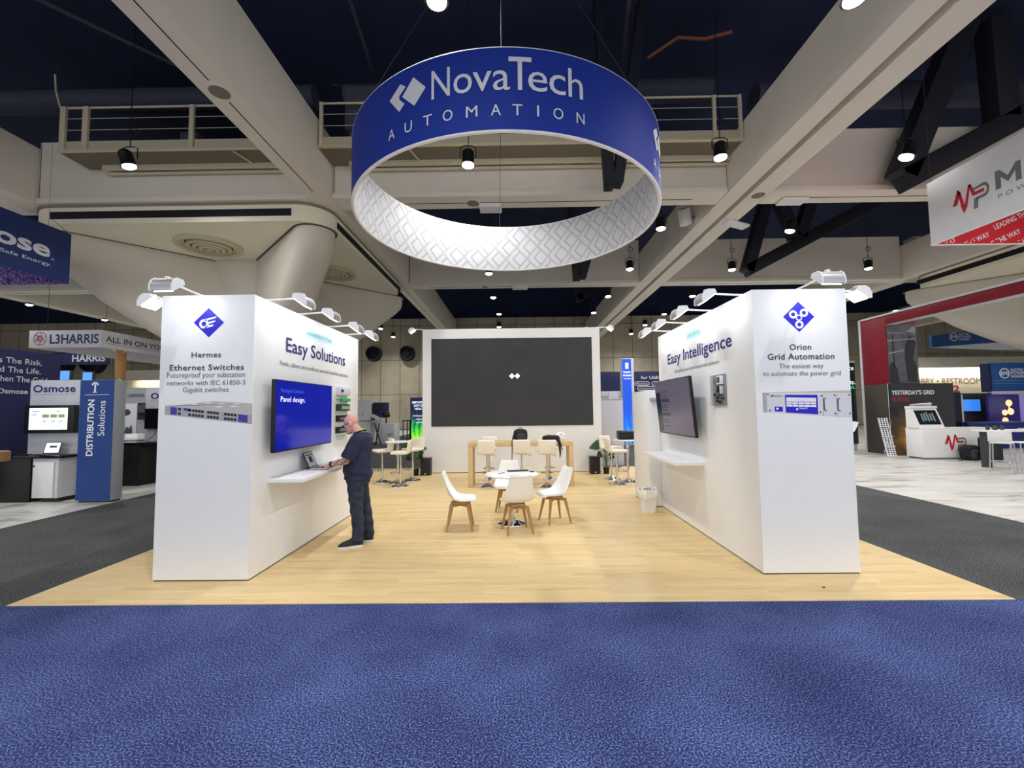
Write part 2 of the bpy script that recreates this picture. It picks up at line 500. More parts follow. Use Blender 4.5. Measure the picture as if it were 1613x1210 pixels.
# --- plaster soffits with their mushroom capitals
def soffit(sg, cx, cy):
    """sg=+1 the left one, -1 its mirror image on the right (mirrored about x = 7.18)"""
    mx = (lambda x: x) if sg > 0 else (lambda x: 14.36 - x)
    x0, x1, y0, y1, r = -15.3, -5.86, 12.9, 22.1, 0.95
    poly = [(mx(x), y) for x, y in rrect(x0, x1, y0, y1, r, 8)]
    struct(MB().prism(poly, 7.6, 8.195), 'ceiling_soffit', SOFFIT)
    for a, b, c, d in ((-14.35, -6.85, 12.894, 12.91), (-5.868, -5.855, 13.9, 21.7)):
        struct(MB().box(mx(a), mx(b), c, d, 7.76, 7.99), 'trim_soffit_slot', SLOT)
    struct(MB().prism([(mx(x), y) for x, y in rrect(x0 - 0.03, x1 + 0.03, y0 - 0.03, y1 + 0.03, r, 8)], 8.12, 8.197), 'trim_soffit_edge', mat('edge_taupe', rgb(140, 132, 118), 0.8))
    # capital: four rounded arms on the diagonals, drawn in to the column
    hw = 0.62
    def plan(te, w, ang):
        ca, sa = math.cos(ang), math.sin(ang)
        pts = [(-0.2, -w)]
        for i in range(15):
            t = -PI / 2 + PI * i / 14
            pts.append((te + w * math.cos(t), w * math.sin(t)))
        pts.append((-0.2, w))
        return [(cx + ca * p - sa * q, cy + sa * p + ca * q) for p, q in pts]
    for k in range(4):
        ang = PI / 4 + k * PI / 2
        rings = []
        for z, te in ((7.598, 5.95), (7.3, 5.95), (7.05, 5.88), (6.76, 5.6), (6.3, 5.05), (6.0, 4.7), (5.6, 4.25), (5.25, 3.75), (4.7, 3.0), (4.3, 2.35), (3.6, 1.3), (3.0, 0.75), (2.4, 0.5)):
            rings.append([(x, y, z) for x, y in plan(te, hw * (1.0 if te > 3 else 0.9), ang)])
        struct(MB().loft(rings), 'column_capital_arm', RIBMAT)
    struct(MB().lathe([(1.0, -0.02), (0.95, 2.0), (0.95, 3.6), (1.25, 5.0), (1.6, 6.4), (1.9, 7.598)], (cx, cy, 0), 36), 'column', RIBMAT)
    # dark joint line where the arms meet the soffit
    for k in range(4):
        ang = PI / 4 + k * PI / 2
        struct(MB().prism(plan(5.98, hw + 0.07, ang), 7.588, 7.597), 'trim_soffit_joint', mat('joint_brown', rgb(92, 84, 70), 0.8))
soffit(1, -10.75, 18.0)
soffit(-1, 25.1, 18.0)

VENTMAT = mat('vent_cream', rgb(206, 198, 170), 0.6)
def vent(x, y, r, label):
    t = thing('ceiling_vent', label, 'air vent', (x, y, 7.6), group='round ceiling vents')
    prof = [(r, 0), (r, -0.09), (r * 0.93, -0.13), (r * 0.80, -0.10), (r * 0.78, -0.03), (r * 0.70, -0.01)]
    MB().lathe(prof, n=48).build('rim', VENTMAT, t)
    for k, q in enumerate((0.66, 0.48, 0.31)):
        MB().lathe([(r * q, -0.015), (r * q, -0.10 - 0.03 * k), (r * (q - 0.10), -0.13 - 0.03 * k), (r * (q - 0.13), -0.06), (r * (q - 0.13), -0.015)], n=40).build('louvre_ring', VENTMAT, t)
        MB().lathe([(r * (q + 0.035), -0.012), (r * (q + 0.035), -0.02), (r * q * 1.0, -0.02), (r * q, -0.012)], n=40).build('air_gap', SLOT, t)
    MB().lathe([(r * 0.12, -0.012), (r * 0.12, -0.18), (r * 0.02, -0.19)], n=24).build('centre_cap', VENTMAT, t)
vent(-10.7, 14.75, 1.02, 'large round cream ceiling vent above the left stand wall')
vent(-7.7, 17.9, 0.95, 'round cream ceiling vent to the right of the tapered column arm')

# --- underside devices on the beams
def beam_speaker(x, y, label, z=Hb, r=0.19):
    t = thing('ceiling_speaker', label, 'ceiling speaker', (x, y, z), group='round speakers in the beams')
    MB().lathe([(r * 1.25, 0), (r * 1.25, -0.012), (r, -0.016), (r, 0)], n=28).build('trim_ring', CONCRETE, t)
    MB().lathe([(r, -0.004), (r, -0.022), (r * 0.3, -0.024)], n=28).build('grille', mat('grille_grey', rgb(128, 124, 118), 0.8), t)
beam_speaker(-5.91, 8.3, 'round grey speaker grille set in the left beam')
beam_speaker(-1.3, 13.17, 'round grey speaker grille in the cross beam behind the ring sign')
beam_speaker(7.45, 12.95, 'round grey speaker grille where the right beam meets the cross beam')
beam_speaker(-1.6, 22.45, 'tiny speaker grille in the back cross beam below the ring sign', r=0.16)

def wall_device(name, label, loc, size, rot=(0, 0, 0), m=None):
    o = MB().box(-size[0] / 2, size[0] / 2, -size[1] / 2, size[1] / 2, -size[2] / 2, size[2] / 2, bev=0.03).build(name, m or WHITE_MATT, loc=loc)
    o.rotation_euler = rot
    return solo(o, label, 'wireless access box')
wall_device('access_box', 'tilted white box on the side of the right beam', (6.10, 15.2, 8.56), (0.36, 0.28, 0.6), (0.3, -0.5, 0.4))
MB_ = MB().box(6.2, 6.46, 15.17, 15.23, 8.5, 8.6).build('trim_box_bracket', MIDGREY); MB_['kind'] = 'structure'
wall_device('access_box', 'flat white box under the right beam beside the truss', (7.75, 14.9, 8.12), (0.9, 0.35, 0.1), (0, 0.1, 0.3))
wall_device('access_box', 'flat pale box under the cross beam right of the beam crossing', (8.7, 13.3, 8.15), (0.8, 0.45, 0.08))
wall_device('access_box', 'white square box behind the cross beam inside the ring opening', (-0.75, 13.4, 8.13), (0.7, 0.5, 0.12))
wall_device('access_box', 'pale box under the back cross beam above the video wall', (0.25, 22.6, 8.15), (0.8, 0.5, 0.09))

# --- catwalk in front of the near cross beam
def catwalk(x0, x1, posts, label, joists):
    t = thing('catwalk', label, 'catwalk', (x0, 11.8, 9.2), group='cream service catwalks')
    W = dict(world=True)
    MB().box(x0, x1, 11.84, 12.72, 9.22, 9.27).build('mesh_floor', CREAMDARK, t, **W)
    MB().box(x0, x1, 11.8, 11.84, 9.2, 9.52, bev=0.004).box(x0, x1, 11.72, 11.8, 9.2, 9.235).build('toe_board', CREAM, t, **W)
    MB().box(x0 + 0.6, x1, 12.5, 12.58, 9.08, 9.22).box(x0 + 0.6, x1, 12.62, 12.7, 9.0, 9.05).build('edge_beam', CREAM, t, **W)
    MB().tube([(x0, 11.82, 10.52), (x1, 11.82, 10.52)], 0.03).build('handrail', CREAM, t, **W)
    for z in (10.2, 9.86): MB().tube([(x0, 11.82, z), (x1, 11.82, z)], 0.009, 6).build('rail_wire', CREAM, t, **W)
    for p, w in posts: MB().box(p - w / 2, p + w / 2, 11.74, 11.82, 9.24, 10.52, bev=0.006).build('post', CREAM, t, **W)
    for j in joists: MB().tube([(j, 11.86, 9.19), (j + 0.25, 12.7, 9.19)], 0.03, 6).build('joist', CREAM, t, **W)
catwalk(-13.0, -6.3, ((-12.85, 0.16), (-12.2, 0.16), (-9.15, 0.13)), 'cream catwalk with railing crossing the left bay', (-8.0,))
catwalk(-5.53, 6.43, ((-5.45, 0.09), (-2.0, 0.09), (1.5, 0.09), (5.65, 0.09), (6.37, 0.09)), 'cream catwalk with railing passing behind the ring sign', (-3.0, 3.0))
o = MB().box(-4.9, -3.9, 12.05, 12.6, 9.9, 11.2, bev=0.02).box(-4.8, -4.0, 12.15, 12.5, 9.26, 9.9).build('equipment_cabinet', mat('dim_grey_cabinet', rgb(70, 74, 88), 0.7), loc=(-4.4, 12.3, 9.26), world=True)
solo(o, 'grey equipment cabinet standing on the catwalk left of the ring sign', 'cabinet')
o = MB().box(-9.75, -9.2, 12.1, 12.6, 9.27, 9.95, bev=0.02).build('equipment_box', mat('dim_grey_cabinet', rgb(70, 74, 88), 0.7), loc=(-9.5, 12.3, 9.27), world=True)
solo(o, 'small grey box on the left catwalk beside its middle post', 'box')

# --- black roof trusses
def truss(name, label, members, y, w=0.5, d=0.5):
    x0 = members[0][1][0]; z0 = members[0][1][1]
    t = thing('roof_truss', label, 'roof truss', (x0, y, z0), group='black steel roof trusses')
    for nm, a, b, ww in members:
        A = Vector((a[0], y, a[1])); B = Vector((b[0], y, b[1])); dd = (B - A); L = dd.length
        M = frame_uvn(A, dd, Vector((0, 1, 0)))
        MB().box(0, L, -d / 2, d / 2, -ww / 2, ww / 2, bev=0.03, M=M).build(nm, NAVYSTEEL, t, world=True)
    return t
truss('t', 'black truss with sloping chord hanging behind the right beam', [('chord', (10.75, 8.05), (17.6, 11.6), 0.55), ('web', (10.8, 8.0), (12.0, 11.9), 0.5), ('web', (13.1, 9.6), (12.3, 11.9), 0.45), ('web', (13.3, 9.6), (14.1, 11.9), 0.5)], 20.0)
truss('t', 'large black truss at upper right above the red and white sign', [('chord', (11.1, 8.15), (19.4, 12.5), 0.62), ('web', (11.1, 8.25), (13.2, 12.9), 0.62), ('web', (14.1, 9.9), (14.05, 12.9), 0.62)], 12.2)
truss('t', 'black truss foot seen through the ring sign opening', [('web', (2.55, 7.62), (2.35, 12.9), 0.25), ('web', (2.75, 7.7), (3.6, 12.9), 0.28)], 11.3, d=0.4)
truss('t', 'black truss foot just below the ring sign rim', [('web', (2.9, 7.75), (2.6, 12.9), 0.35), ('web', (3.1, 7.85), (4.6, 12.9), 0.4)], 20.0)
truss('t', 'dark truss above the video wall under the far ceiling', [('web', (5.0, 10.0), (4.2, 12.9), 0.6), ('chord', (4.8, 10.2), (9, 12.9), 0.5)], 33.0)

# --- ducts, pipes and cables in the dark ceiling void
def duct(label, a, b, r, m=DUCT, name='ceiling_duct', cat='duct'):
    o = MB().tube([tuple(Vector(a) - Vector(a)), tuple(Vector(b) - Vector(a))], r, 14).build(name, m, loc=a)
    return solo(o, label, cat)
duct('dark round duct crossing the left bay high above the catwalk', (-20, 13.4, 11.9), (-6.4, 13.4, 11.9), 0.35)
duct('dark round duct crossing the middle bay behind the ring sign', (-5.4, 13.4, 11.9), (6.3, 13.4, 11.9), 0.35)
duct('dark duct high in the right bay behind the truss', (8.0, 13.9, 12.0), (19, 13.9, 12.0), 0.4)
duct('thin dim pipe slanting across the dark ceiling at far left', (-13.4, 9.4, 12.6), (-10.4, 13.0, 12.6), 0.06, PIPE, 'ceiling_pipe', 'pipe')
duct('dim pipe running above the left edge of the ring sign', (-3.9, 7.0, 12.4), (-4.4, 12.9, 12.4), 0.05, PIPE, 'ceiling_pipe', 'pipe')
duct('dim pipe slanting above the right part of the ring sign', (2.6, 7.5, 12.5), (3.4, 12.9, 12.5), 0.07, PIPE, 'ceiling_pipe', 'pipe')
duct('dark pipe crossing the far ceiling above the video wall', (-5, 30.0, 11.6), (6, 30.0, 11.6), 0.09, PIPE, 'ceiling_pipe', 'pipe')
def cable(label, pts, r, m, name='ceiling_cable'):
    o = MB()
    p0 = Vector(pts[0])
    o.tube([Vector(p) - p0 for p in pts], r, 6)
    return solo(o.build(name, m, loc=tuple(p0)), label, 'cable')
RUST = mat('rusty_cable', rgb(130, 74, 50), 0.7)
cable('rust coloured cable bundle draped in the dark ceiling right of the ring sign', [(4.0, 12.3, 12.1), (4.8, 12.0, 12.45), (5.5, 11.9, 12.3), (6.3, 11.9, 12.5)], 0.05, RUST)
cable('loose pale cable draped over the left end of the middle catwalk', [(-5.5, 12.6, 11.7), (-4.8, 12.4, 11.45), (-4.0, 12.3, 11.3), (-3.45, 12.2, 11.2), (-3.3, 12.1, 10.6)], 0.015, PIPE)
cable('cable drooping to the corner post of the left catwalk', [(-13.3, 11.9, 11.6), (-13.25, 11.9, 11.1), (-13.05, 11.85, 10.6), (-12.95, 11.85, 10.5)], 0.025, CREAM)

# --- hanging floodlights
LENS = mat('lamp_lens', rgb(255, 255, 255), emit=(1, 0.97, 0.92, 1), strength=22)
def make_pendant():
    t = thing('pendant_light', 'x', 'hanging lamp', (0, 0, 0))
    MB().lathe([(0.03, 0.42), (0.10, 0.40), (0.155, 0.34), (0.16, 0.05), (0.19, 0.0), (0.155, 0.0), (0.14, 0.04)], n=20).build('housing', BLACK, t)
    MB().lathe([(0.15, 0.012), (0.148, -0.02), (0.1, -0.05), (0.02, -0.06)], n=20).build('lens', LENS, t)
    MB().tube([(-0.2, 0, 0.2), (-0.2, 0, 0.47), (-0.1, 0, 0.52), (0.1, 0, 0.52), (0.2, 0, 0.47), (0.2, 0, 0.2)], 0.014, 6).build('yoke', BLACK, t)
    pts = [(0, 0, 0.52), (0.01, 0, 0.75)]
    for i in range(14):
        a = -PI / 2 + 2 * PI * i / 13
        pts.append((0.05 + 0.11 * math.cos(a), 0.01 * (i % 2), 0.93 + 0.11 * math.sin(a)))
    pts += [(0, 0, 1.15), (0, 0, 1.5), (0, 0, 5.1)]
    MB().tube(pts, 0.012, 5).build('hanging_cable', BLACK, t)
    l = bpy.data.lights.new('floodlight', 'SPOT'); l.energy = LAMP_W; l.spot_size = math.radians(150); l.spot_blend = 0.7
    l.shadow_soft_size = 0.12; l.color = (1.0, 0.98, 0.95)
    lo = bpy.data.objects.new('bulb', l); COL.objects.link(lo); lo.parent = t; lo.location = (0, 0, -0.08)
    return t
PEND = [
 (-9.9, 10.7, 'hanging floodlight in front of the left catwalk'), (-1.19, 10.9, 'hanging floodlight seen through the ring sign opening'),
 (5.27, 10.75, 'hanging floodlight in front of the right end of the middle catwalk'), (10.08, 10.88, 'hanging floodlight by the foot of the large upper right truss'),
 (-1.17, 6.37, 'floodlight cut by the top edge of the photo above the ring sign'), (5.36, 6.48, 'floodlight cut by the top edge of the photo beside the right beam'),
 (5.2, 15.1, 'hanging floodlight close to the right rim of the ring sign'), (5.26, 19.57, 'hanging floodlight right of the ring sign with a coiled cable'),
 (-1.23, 19.93, 'floodlight touching the lowest point of the ring sign rim'), (10.0, 15.5, 'floodlight in front of the black sloping truss'),
 (10.07, 19.87, 'floodlight just left of the sloping truss foot'), (16.43, 19.97, 'floodlight with coiled cable left of the red and white hanging sign'),
 (-1.26, 24.3, 'upper of the small floodlights above the left half of the video wall'), (-1.11, 28.6, 'second small floodlight above the left half of the video wall'),
 (5.28, 24.4, 'upper small floodlight above the right end of the video wall'), (5.2, 28.6, 'second small floodlight above the right end of the video wall'),
 (-1.29, 33.1, 'lowest small floodlight peeking over the video wall top'), (10.14, 24.6, 'small floodlight left of the right stand wall, highest of its line'),
 (10.12, 29.3, 'small floodlight left of the right stand wall, second of its line'), (9.94, 33.1, 'small floodlight left of the right stand wall, third of its line'),
 (9.9, 37.0, 'faint floodlight left of the right stand wall, lowest of its line'), (-10.49, 33.2, 'small floodlight above the right of the two round wall nozzles'),
 (-10.6, 37.0, 'faint floodlight just above the two round wall nozzles'), (-28.2, 24.5, 'floodlight below the left hanging blue sign'),
 (-27.9, 28.8, 'floodlight above the slanted white ring banner on the left'), (25.7, 29.2, 'floodlight behind the red arch near its left corner'),
 (35.0, 34.0, 'floodlight under the red arch beside the hanging blue banner')]
p0 = make_pendant()
for i, (x, y, lb) in enumerate(PEND):
    o = p0 if i == 0 else copy_tree(p0, (x, y, 8.1))
    o.location = (x, y, 8.1); XF[o.name] = Matrix.Translation((x, y, 8.1))
    o['label'] = lb; o['group'] = 'hanging floodlights'
    PO = globals().setdefault('PEND_OBJ', []); PO.append(o)
UNSEEN = [(-1.2, 2.0), (5.3, 2.0), (-10, 2.0), (10, 2.0), (-10, 6.4), (11, 6.2), (-1.2, -2.4), (5.3, -2.4), (-18, 6), (18, 7), (-18.5, 14), (-18.5, 22), (18, 14), (16.5, 28.6), (16.5, 33), (-18.5, 28.8), (-18.5, 33), (-14.2, 33)]  # lamps out of sight; those at the far end added to brighten the back wall
for x, y in UNSEEN:
    copy_tree(p0, (x, y, 8.1), label='unseen hanging floodlight, the far ones added to brighten the back wall', group='floodlights outside the frame')
for i, tilt in ((0, (0.15, -0.25, 0.2)), (3, (0.1, 0.35, 0)), (9, (0.1, 0.2, 0))):      # three heads are aimed sideways
    for c in kids(PEND_OBJ[i]):
        if not c.name.startswith(('hanging_cable', 'yoke')): c.rotation_euler = tilt

# --- far wall: round air nozzles, lit cove with the exit lettering
NOZ = mat('nozzle_navy', rgb(30, 34, 58), 0.5)
def nozzle(x, z, label, r=0.62):
    t = thing('air_nozzle', label, 'air nozzle', (x, 39.985, z), group='round air nozzles in the far wall')
    M = Matrix.Rotation(PI / 2, 4, 'X') @ Matrix.Rotation(0.12, 4, 'Y')
    MB().lathe([(r * 1.02, 0.19), (r * 1.02, 0.5), (r, 0.9), (r * 0.92, 0.9), (r * 0.86, 0.5)], n=28, M=M).build('barrel', NOZ, t)
    MB().lathe([(r * 1.15, 0.0), (r * 1.15, 0.2), (r * 1.0, 0.2)], n=28, M=Matrix.Rotation(PI / 2, 4, 'X')).build('wall_flange', NOZ, t)
    MB().lathe([(r * 0.84, 0.3), (r * 0.84, 0.5), (r * 0.1, 0.62)], n=28, M=M).build('dark_mouth', SLOT, t)
nozzle(-13.2, 7.0, 'dark round air nozzle nearest the left stand wall edge')
nozzle(-10.1, 7.0, 'dark round air nozzle just left of the video wall')
nozzle(-42.3, 6.5, 'dark round air nozzle behind the slanted ring banner, left one', 0.9)
nozzle(-39.3, 6.5, 'dark round air nozzle behind the slanted ring banner, right one', 0.9)

GLOW = mat('cove_tube', rgb(255, 246, 220), emit=(1, 0.93, 0.74, 1), strength=4)
def cove(x0, x1, z, label):
    struct(MB().box(x0, x1, 38.9, 40, z + 0.25, z + 0.9).box(x0, x1, 38.85, 38.95, z - 0.02, z + 0.9), 'trim_cove', CONCRETE)
    o = MB().tube([(x0 - (x0 + x1) / 2 + 0.1, 0, 0), (x1 - (x0 + x1) / 2 - 0.1, 0, 0)], 0.06, 8).build('cove_light', GLOW, loc=((x0 + x1) / 2, 39.3, z + 0.12))
    solo(o, label, 'strip light')
    l = bpy.data.lights.new('cove_wash', 'AREA'); l.shape = 'RECTANGLE'; l.size = x1 - x0 - 0.3; l.size_y = 0.25; l.energy = 20 * (x1 - x0); l.color = (1, 0.93, 0.76)
    lo = bpy.data.objects.new('cove_wash', l); COL.objects.link(lo); lo.parent = o; lo.location = (0, 0.1, -0.1); lo.rotation_euler = (math.radians(25), 0, 0)
struct(MB().box(35.5, 46.5, 39.7, 39.995, 0, 4.9), 'wall_lobby', mat('lobby_cream', rgb(226, 219, 200), 0.7))
cove(35.5, 46.5, 5.05, 'warm strip light washing the lobby wall above the restroom lettering')
cove(-35.5, -29, 4.75, 'warm strip light on the far left wall behind the white booth panels')
t = thing('lobby_sign', 'grey lobby and restrooms lettering on the cream lit wall', 'sign', (40, 39.68, 3.5))
lettering(t, mat('sign_brown', rgb(104, 92, 76), 0.6), [('LOBBY \u2022 RESTROOMS', 35.9, 42.55, 3.6, 4.12, 0.0)], FY(39.69))
lettering(t, mat('sign_red', rgb(170, 40, 48), 0.6), [('B2', 39.0, 40.2, 2.9, 3.45, 0.02)], FY(39.69), 'red lettering')

# ================================================================== RING SIGN
def ring_pattern():
    """printed outline pattern: interlocking diamond and chevron"""
    m = bpy.data.materials.new('ring_lining_pattern'); m.use_nodes = True
    nt = m.node_tree; b = nt.nodes['Principled BSDF']
    tc = nt.nodes.new('ShaderNodeTexCoord'); sp = nt.nodes.new('ShaderNodeSeparateXYZ')
    nt.links.new(tc.outputs['Object'], sp.inputs[0])
    u = mathn(nt, 'MULTIPLY', mathn(nt, 'ARCTAN2', sp.outputs['Y'], sp.outputs['X']), -3.06)
    v = mathn(nt, 'MULTIPLY', sp.outputs['Z'], 0.92)
    s = 0.60
    p = mathn(nt, 'FRACT', mathn(nt, 'DIVIDE', mathn(nt, 'ADD', mathn(nt, 'ADD', u, v), 40), s))
    q = mathn(nt, 'FRACT', mathn(nt, 'DIVIDE', mathn(nt, 'ADD', mathn(nt, 'SUBTRACT', u, v), 40), s))
    a = mathn(nt, 'MAXIMUM', mathn(nt, 'ABSOLUTE', mathn(nt, 'SUBTRACT', p, 0.5)), mathn(nt, 'ABSOLUTE', mathn(nt, 'SUBTRACT', q, 0.5)))
    w = 0.02; h = 0.475
    inside = mathn(nt, 'LESS_THAN', a, h)
    la = mathn(nt, 'MULTIPLY', mathn(nt, 'GREATER_THAN', a, h - w), inside)
    mn = mathn(nt, 'MINIMUM', p, q)
    def near(val): return mathn(nt, 'MULTIPLY', mathn(nt, 'LESS_THAN', mathn(nt, 'ABSOLUTE', mathn(nt, 'SUBTRACT', mn, val)), w / 2), inside)
    ln = mathn(nt, 'MAXIMUM', la, mathn(nt, 'MAXIMUM', near(0.315), near(0.365)))
    mx = nt.nodes.new('ShaderNodeMix'); mx.data_type = 'RGBA'
    mx.inputs['A'].default_value = rgb(206, 208, 213); mx.inputs['B'].default_value = rgb(104, 108, 120)
    nt.links.new(ln, mx.inputs['Factor']); nt.links.new(mx.outputs['Result'], b.inputs['Base Color'])
    b.inputs['Roughness'].default_value = 0.8
    return m
RC = (-0.1603, 8.9457); RR = 3.0891; RZ0, RZ1 = 5.644, 6.884
ring = thing('ring_sign', 'large round blue and white fabric sign hanging over the booth', 'hanging sign', (RC[0], RC[1], RZ0))
def cyl(r, a, z): return Vector((r * math.cos(a), r * math.sin(a), z))
H_ = RZ1 - RZ0
MB().surf(lambda u, v: cyl(RR, 2 * PI * u, 0.03 + (H_ - 0.03) * v), 128, 4, closed=True).build('outer_fabric', SIGNBLUE, ring)
MB().surf(lambda u, v: cyl(RR - 0.055, 2 * PI * u, 0.02 + (H_ - 0.02) * v), 128, 4, closed=True).build('inner_fabric', ring_pattern(), ring)
MB().surf(lambda u, v: cyl(RR - 0.0275 + 0.031 * math.cos(2 * PI * v), 2 * PI * u, 0.02 + 0.024 * math.sin(2 * PI * v)), 128, 8, closed=True).build('bottom_hem', INKWHITE, ring)
MB().surf(lambda u, v: cyl(RR - 0.0275 + 0.03 * math.cos(2 * PI * v), 2 * PI * u, H_ + 0.02 * math.sin(2 * PI * v)), 128, 8, closed=True).build('top_hem', INKWHITE, ring)
def ringfn(a0):
    def f(p):   # p.x metres along the rim, p.y height
        a = a0 + p.x / RR - PI / 2
        return Vector((RC[0], RC[1], 0)) + cyl(RR + 0.006 + p.z, a, p.y)
    return f
D2 = lambda d: math.radians(d) * RR
def ring_print(a0, first):
    f = ringfn(math.radians(a0))
    def glyph(ch, g0, g1, z0, z1, bold):
        mb = MB(); put_text(mb, ch, None, D2(g0), D2(g1), z0, z1, bold=bold, fn=f)
        mb.build('letter', SIGNGREY, ring, world=True, smooth=False, normals=False)
    for ch, g0, g1 in (('N', -19.3, -13.9), ('o', -12.9, -7.8), ('v', -7.6, -2.6), ('a', -2.25, 2.2), ('e', 6.95, 12.15), ('c', 12.65, 17.25), ('h', 18.05, 22.4)):
        glyph(ch, g0, g1, 6.245, 6.675, 0.0)
    mb = MB()     # the tall T rises above the other letters
    for xa, xb, ya, yb in ((D2(1.87), D2(7.9), 6.665, 6.735), (D2(4.25), D2(5.4), 6.245, 6.665)):
        n = 6
        for i in range(n):
            q0, q1 = xa + (xb - xa) * i / n, xa + (xb - xa) * (i + 1) / n
            mb.bm.faces.new([mb.bm.verts.new(f(Vector(t))) for t in ((q0, ya, 0.004), (q1, ya, 0.004), (q1, yb, 0.004), (q0, yb, 0.004))])
    mb.build('letter', SIGNGREY, ring, world=True, smooth=False, normals=False)
    for ch, g0, g1 in (('A', -34.6, -32.0), ('U', -28.2, -25.6), ('T', -21.9, -19.2), ('O', -15.95, -13.15), ('M', -9.46, -6.4), ('A', -2.85, -0.25), ('T', 2.75, 5.35), ('I', 9.25, 9.75), ('O', 13.65, 16.45), ('N', 20.3, 22.75)):
        glyph(ch, g0, g1, 5.875, 6.035, 0.0)
    mb = MB()
    for pg in ([(-29.2, 6.462), (-24.85, 6.245), (-21.1, 6.467), (-25.2, 6.692)], [(-34.2, 6.505), (-29.9, 6.68), (-27.9, 6.6), (-30.3, 6.49), (-30.2, 6.44), (-28.3, 6.34), (-30.3, 6.25)]):
        v = [mb.bm.verts.new(f(Vector((D2(a), z, 0.002)))) for a, z in pg]
        mb.bm.faces.new(v)
    mb.build('emblem', SIGNGREY, ring, world=True, smooth=False)
ring_print(0, True)
ring_print(90, False)
for a in (95, 215, 335):
    t = math.radians(a)
    MB().tube([cyl(RR - 0.03, t, H_), cyl(RR * 0.35, t, H_ + 4.2), cyl(0.3, t, 7.5)], 0.006, 5).build('suspension_cable', PIPE, ring)
MB().tube([cyl(RR - 0.03, -PI / 2, H_), cyl(RR - 0.03, -PI / 2, 7.5)], 0.006, 5).build('suspension_cable', PIPE, ring)

# ================================================================== STAND WALLS
TH = 3.0116
LX0, LX1, LY0, LY1 = -3.8031, -2.7951, 4.5609, 7.60
RX0, RX1, RY0, RY1 = 2.5474, 3.5551, 4.6384, 7.735
GAP = mat('shadow_gap', rgb(40, 38, 36), 0.8)
DEVGREY = mat('device_grey', rgb(170, 170, 176), 0.4); DEVTOP = mat('device_top', rgb(190, 188, 186), 0.5)
def stand_wall(label, x0, x1, y0, y1):
    t = thing('stand_wall', label, 'exhibit wall', ((x0 + x1) / 2, (y0 + y1) / 2, 0.006))
    MB().box(x0, x1, y0, y1, 0.018, TH, bev=0.003, seg=1).build('body', WHITE, t, world=True)
    MB().box(x0 + 0.01, x1 - 0.01, y0 + 0.01, y1 - 0.01, 0.006, 0.018).build('shadow_gap', GAP, t, world=True)
    return t
def pill(parent, F, x0, x1, y0, y1, word):
    plate(parent, mat('pill_cyan', rgb(196, 232, 242), 0.5), [rrect(x0, x1, y0, y1, (y1 - y0) * 0.45)], F, 0.002, 'badge')
    lettering(parent, mat('pill_ink', rgb(104, 170, 190), 0.5), [(word, x0 + 0.07 * (x1 - x0), x1 - 0.07 * (x1 - x0), y0 + (y1 - y0) * 0.3, y0 + (y1 - y0) * 0.72, 0.01)], F, 'pale blue badge lettering', lift=0.004)

# ---- left wall
LW = stand_wall('tall white stand wall on the left with network switch picture on its end', LX0, LX1, LY0, LY1)
F = FY(LY0)
plate(LW, INKBLUE, [[(-3.285, 2.554), (-3.124, 2.713), (-3.293, 2.872), (-3.452, 2.715)]], F, 0.002, 'emblem', 'blue diamond emblem with winged ring')
mb = MB()
ringpoly(mb, -3.34, 2.70, 0.026, 0.05, F, 0.002, 0.004)
mb.prism([(-3.335, 2.75), (-3.205, 2.782), (-3.215, 2.762), (-3.325, 2.73)], 0.002, 0.004, M=F)
mb.prism([(-3.30, 2.718), (-3.215, 2.738), (-3.225, 2.718), (-3.295, 2.697)], 0.002, 0.004, M=F)
mb.prism([(-3.30, 2.683), (-3.235, 2.695), (-3.245, 2.672), (-3.335, 2.65), (-3.32, 2.672)], 0.002, 0.004, M=F)
mb.build('emblem_mark', INKWHITE, LW, world=True, smooth=False)
lettering(LW, INK, [('Hermes', -3.463, -3.147, 2.340, 2.396, 0.012, 1.08), ('Ethernet Switches', -3.693, -2.898, 2.203, 2.262, 0.012, 1.06)], F, 'bold charcoal heading')
lettering(LW, INKGREY, [('Futureproof your substation', -3.718, -2.883, 2.126, 2.182, -0.004), ('networks with IEC 61850-3', -3.714, -2.88, 2.044, 2.094, -0.004), ('Gigabit switches', -3.545, -3.055, 1.970, 2.022, -0.004)], F, 'thin grey lettering')
# printed picture of the rack switch
S = lambda x, yt: yt + (x + 3.73) * -0.118
def par(x0, x1, a, b): # parallelogram following the slanting front of the printed device
    return [(x0, S(x0, b)), (x1, S(x1, b)), (x1, S(x1, a)), (x0, S(x0, a))]
plate(LW, DEVTOP, [[(-3.70, 1.822), (-3.21, 1.872), (-2.80, 1.843), (-2.797, 1.722), (-3.70, 1.828)]], F, 0.0015, 'switch_print_top')
plate(LW, DEVGREY, [par(-3.73, -2.797, 1.83, 1.735)], F, 0.002, 'switch_print_front')
pp = []
for a, b in ((-3.44, -3.31), (-3.28, -3.15), (-3.10, -2.96)):
    for i in range(4):
        w = (b - a) / 4
        for lo, hi in ((1.795, 1.822), (1.748, 1.775)): pp.append(par(a + i * w + 0.003, a + (i + 1) * w - 0.003, hi, lo))
for a in (-3.588, -3.478):
    for lo, hi in ((1.795, 1.822), (1.748, 1.775)): pp.append(par(a, a + 0.03, hi, lo))
plate(LW, mat('port_black', rgb(30, 28, 38), 0.5), pp, F, 0.003, 'port_print')
plate(LW, mat('print_violet', rgb(70, 58, 160), 0.5), [par(-3.67, -3.60, 1.823, 1.745), par(-2.945, -2.845, 1.823, 1.745), par(-3.53, -3.46, 1.826, 1.80)], F, 0.003, 'label_print')
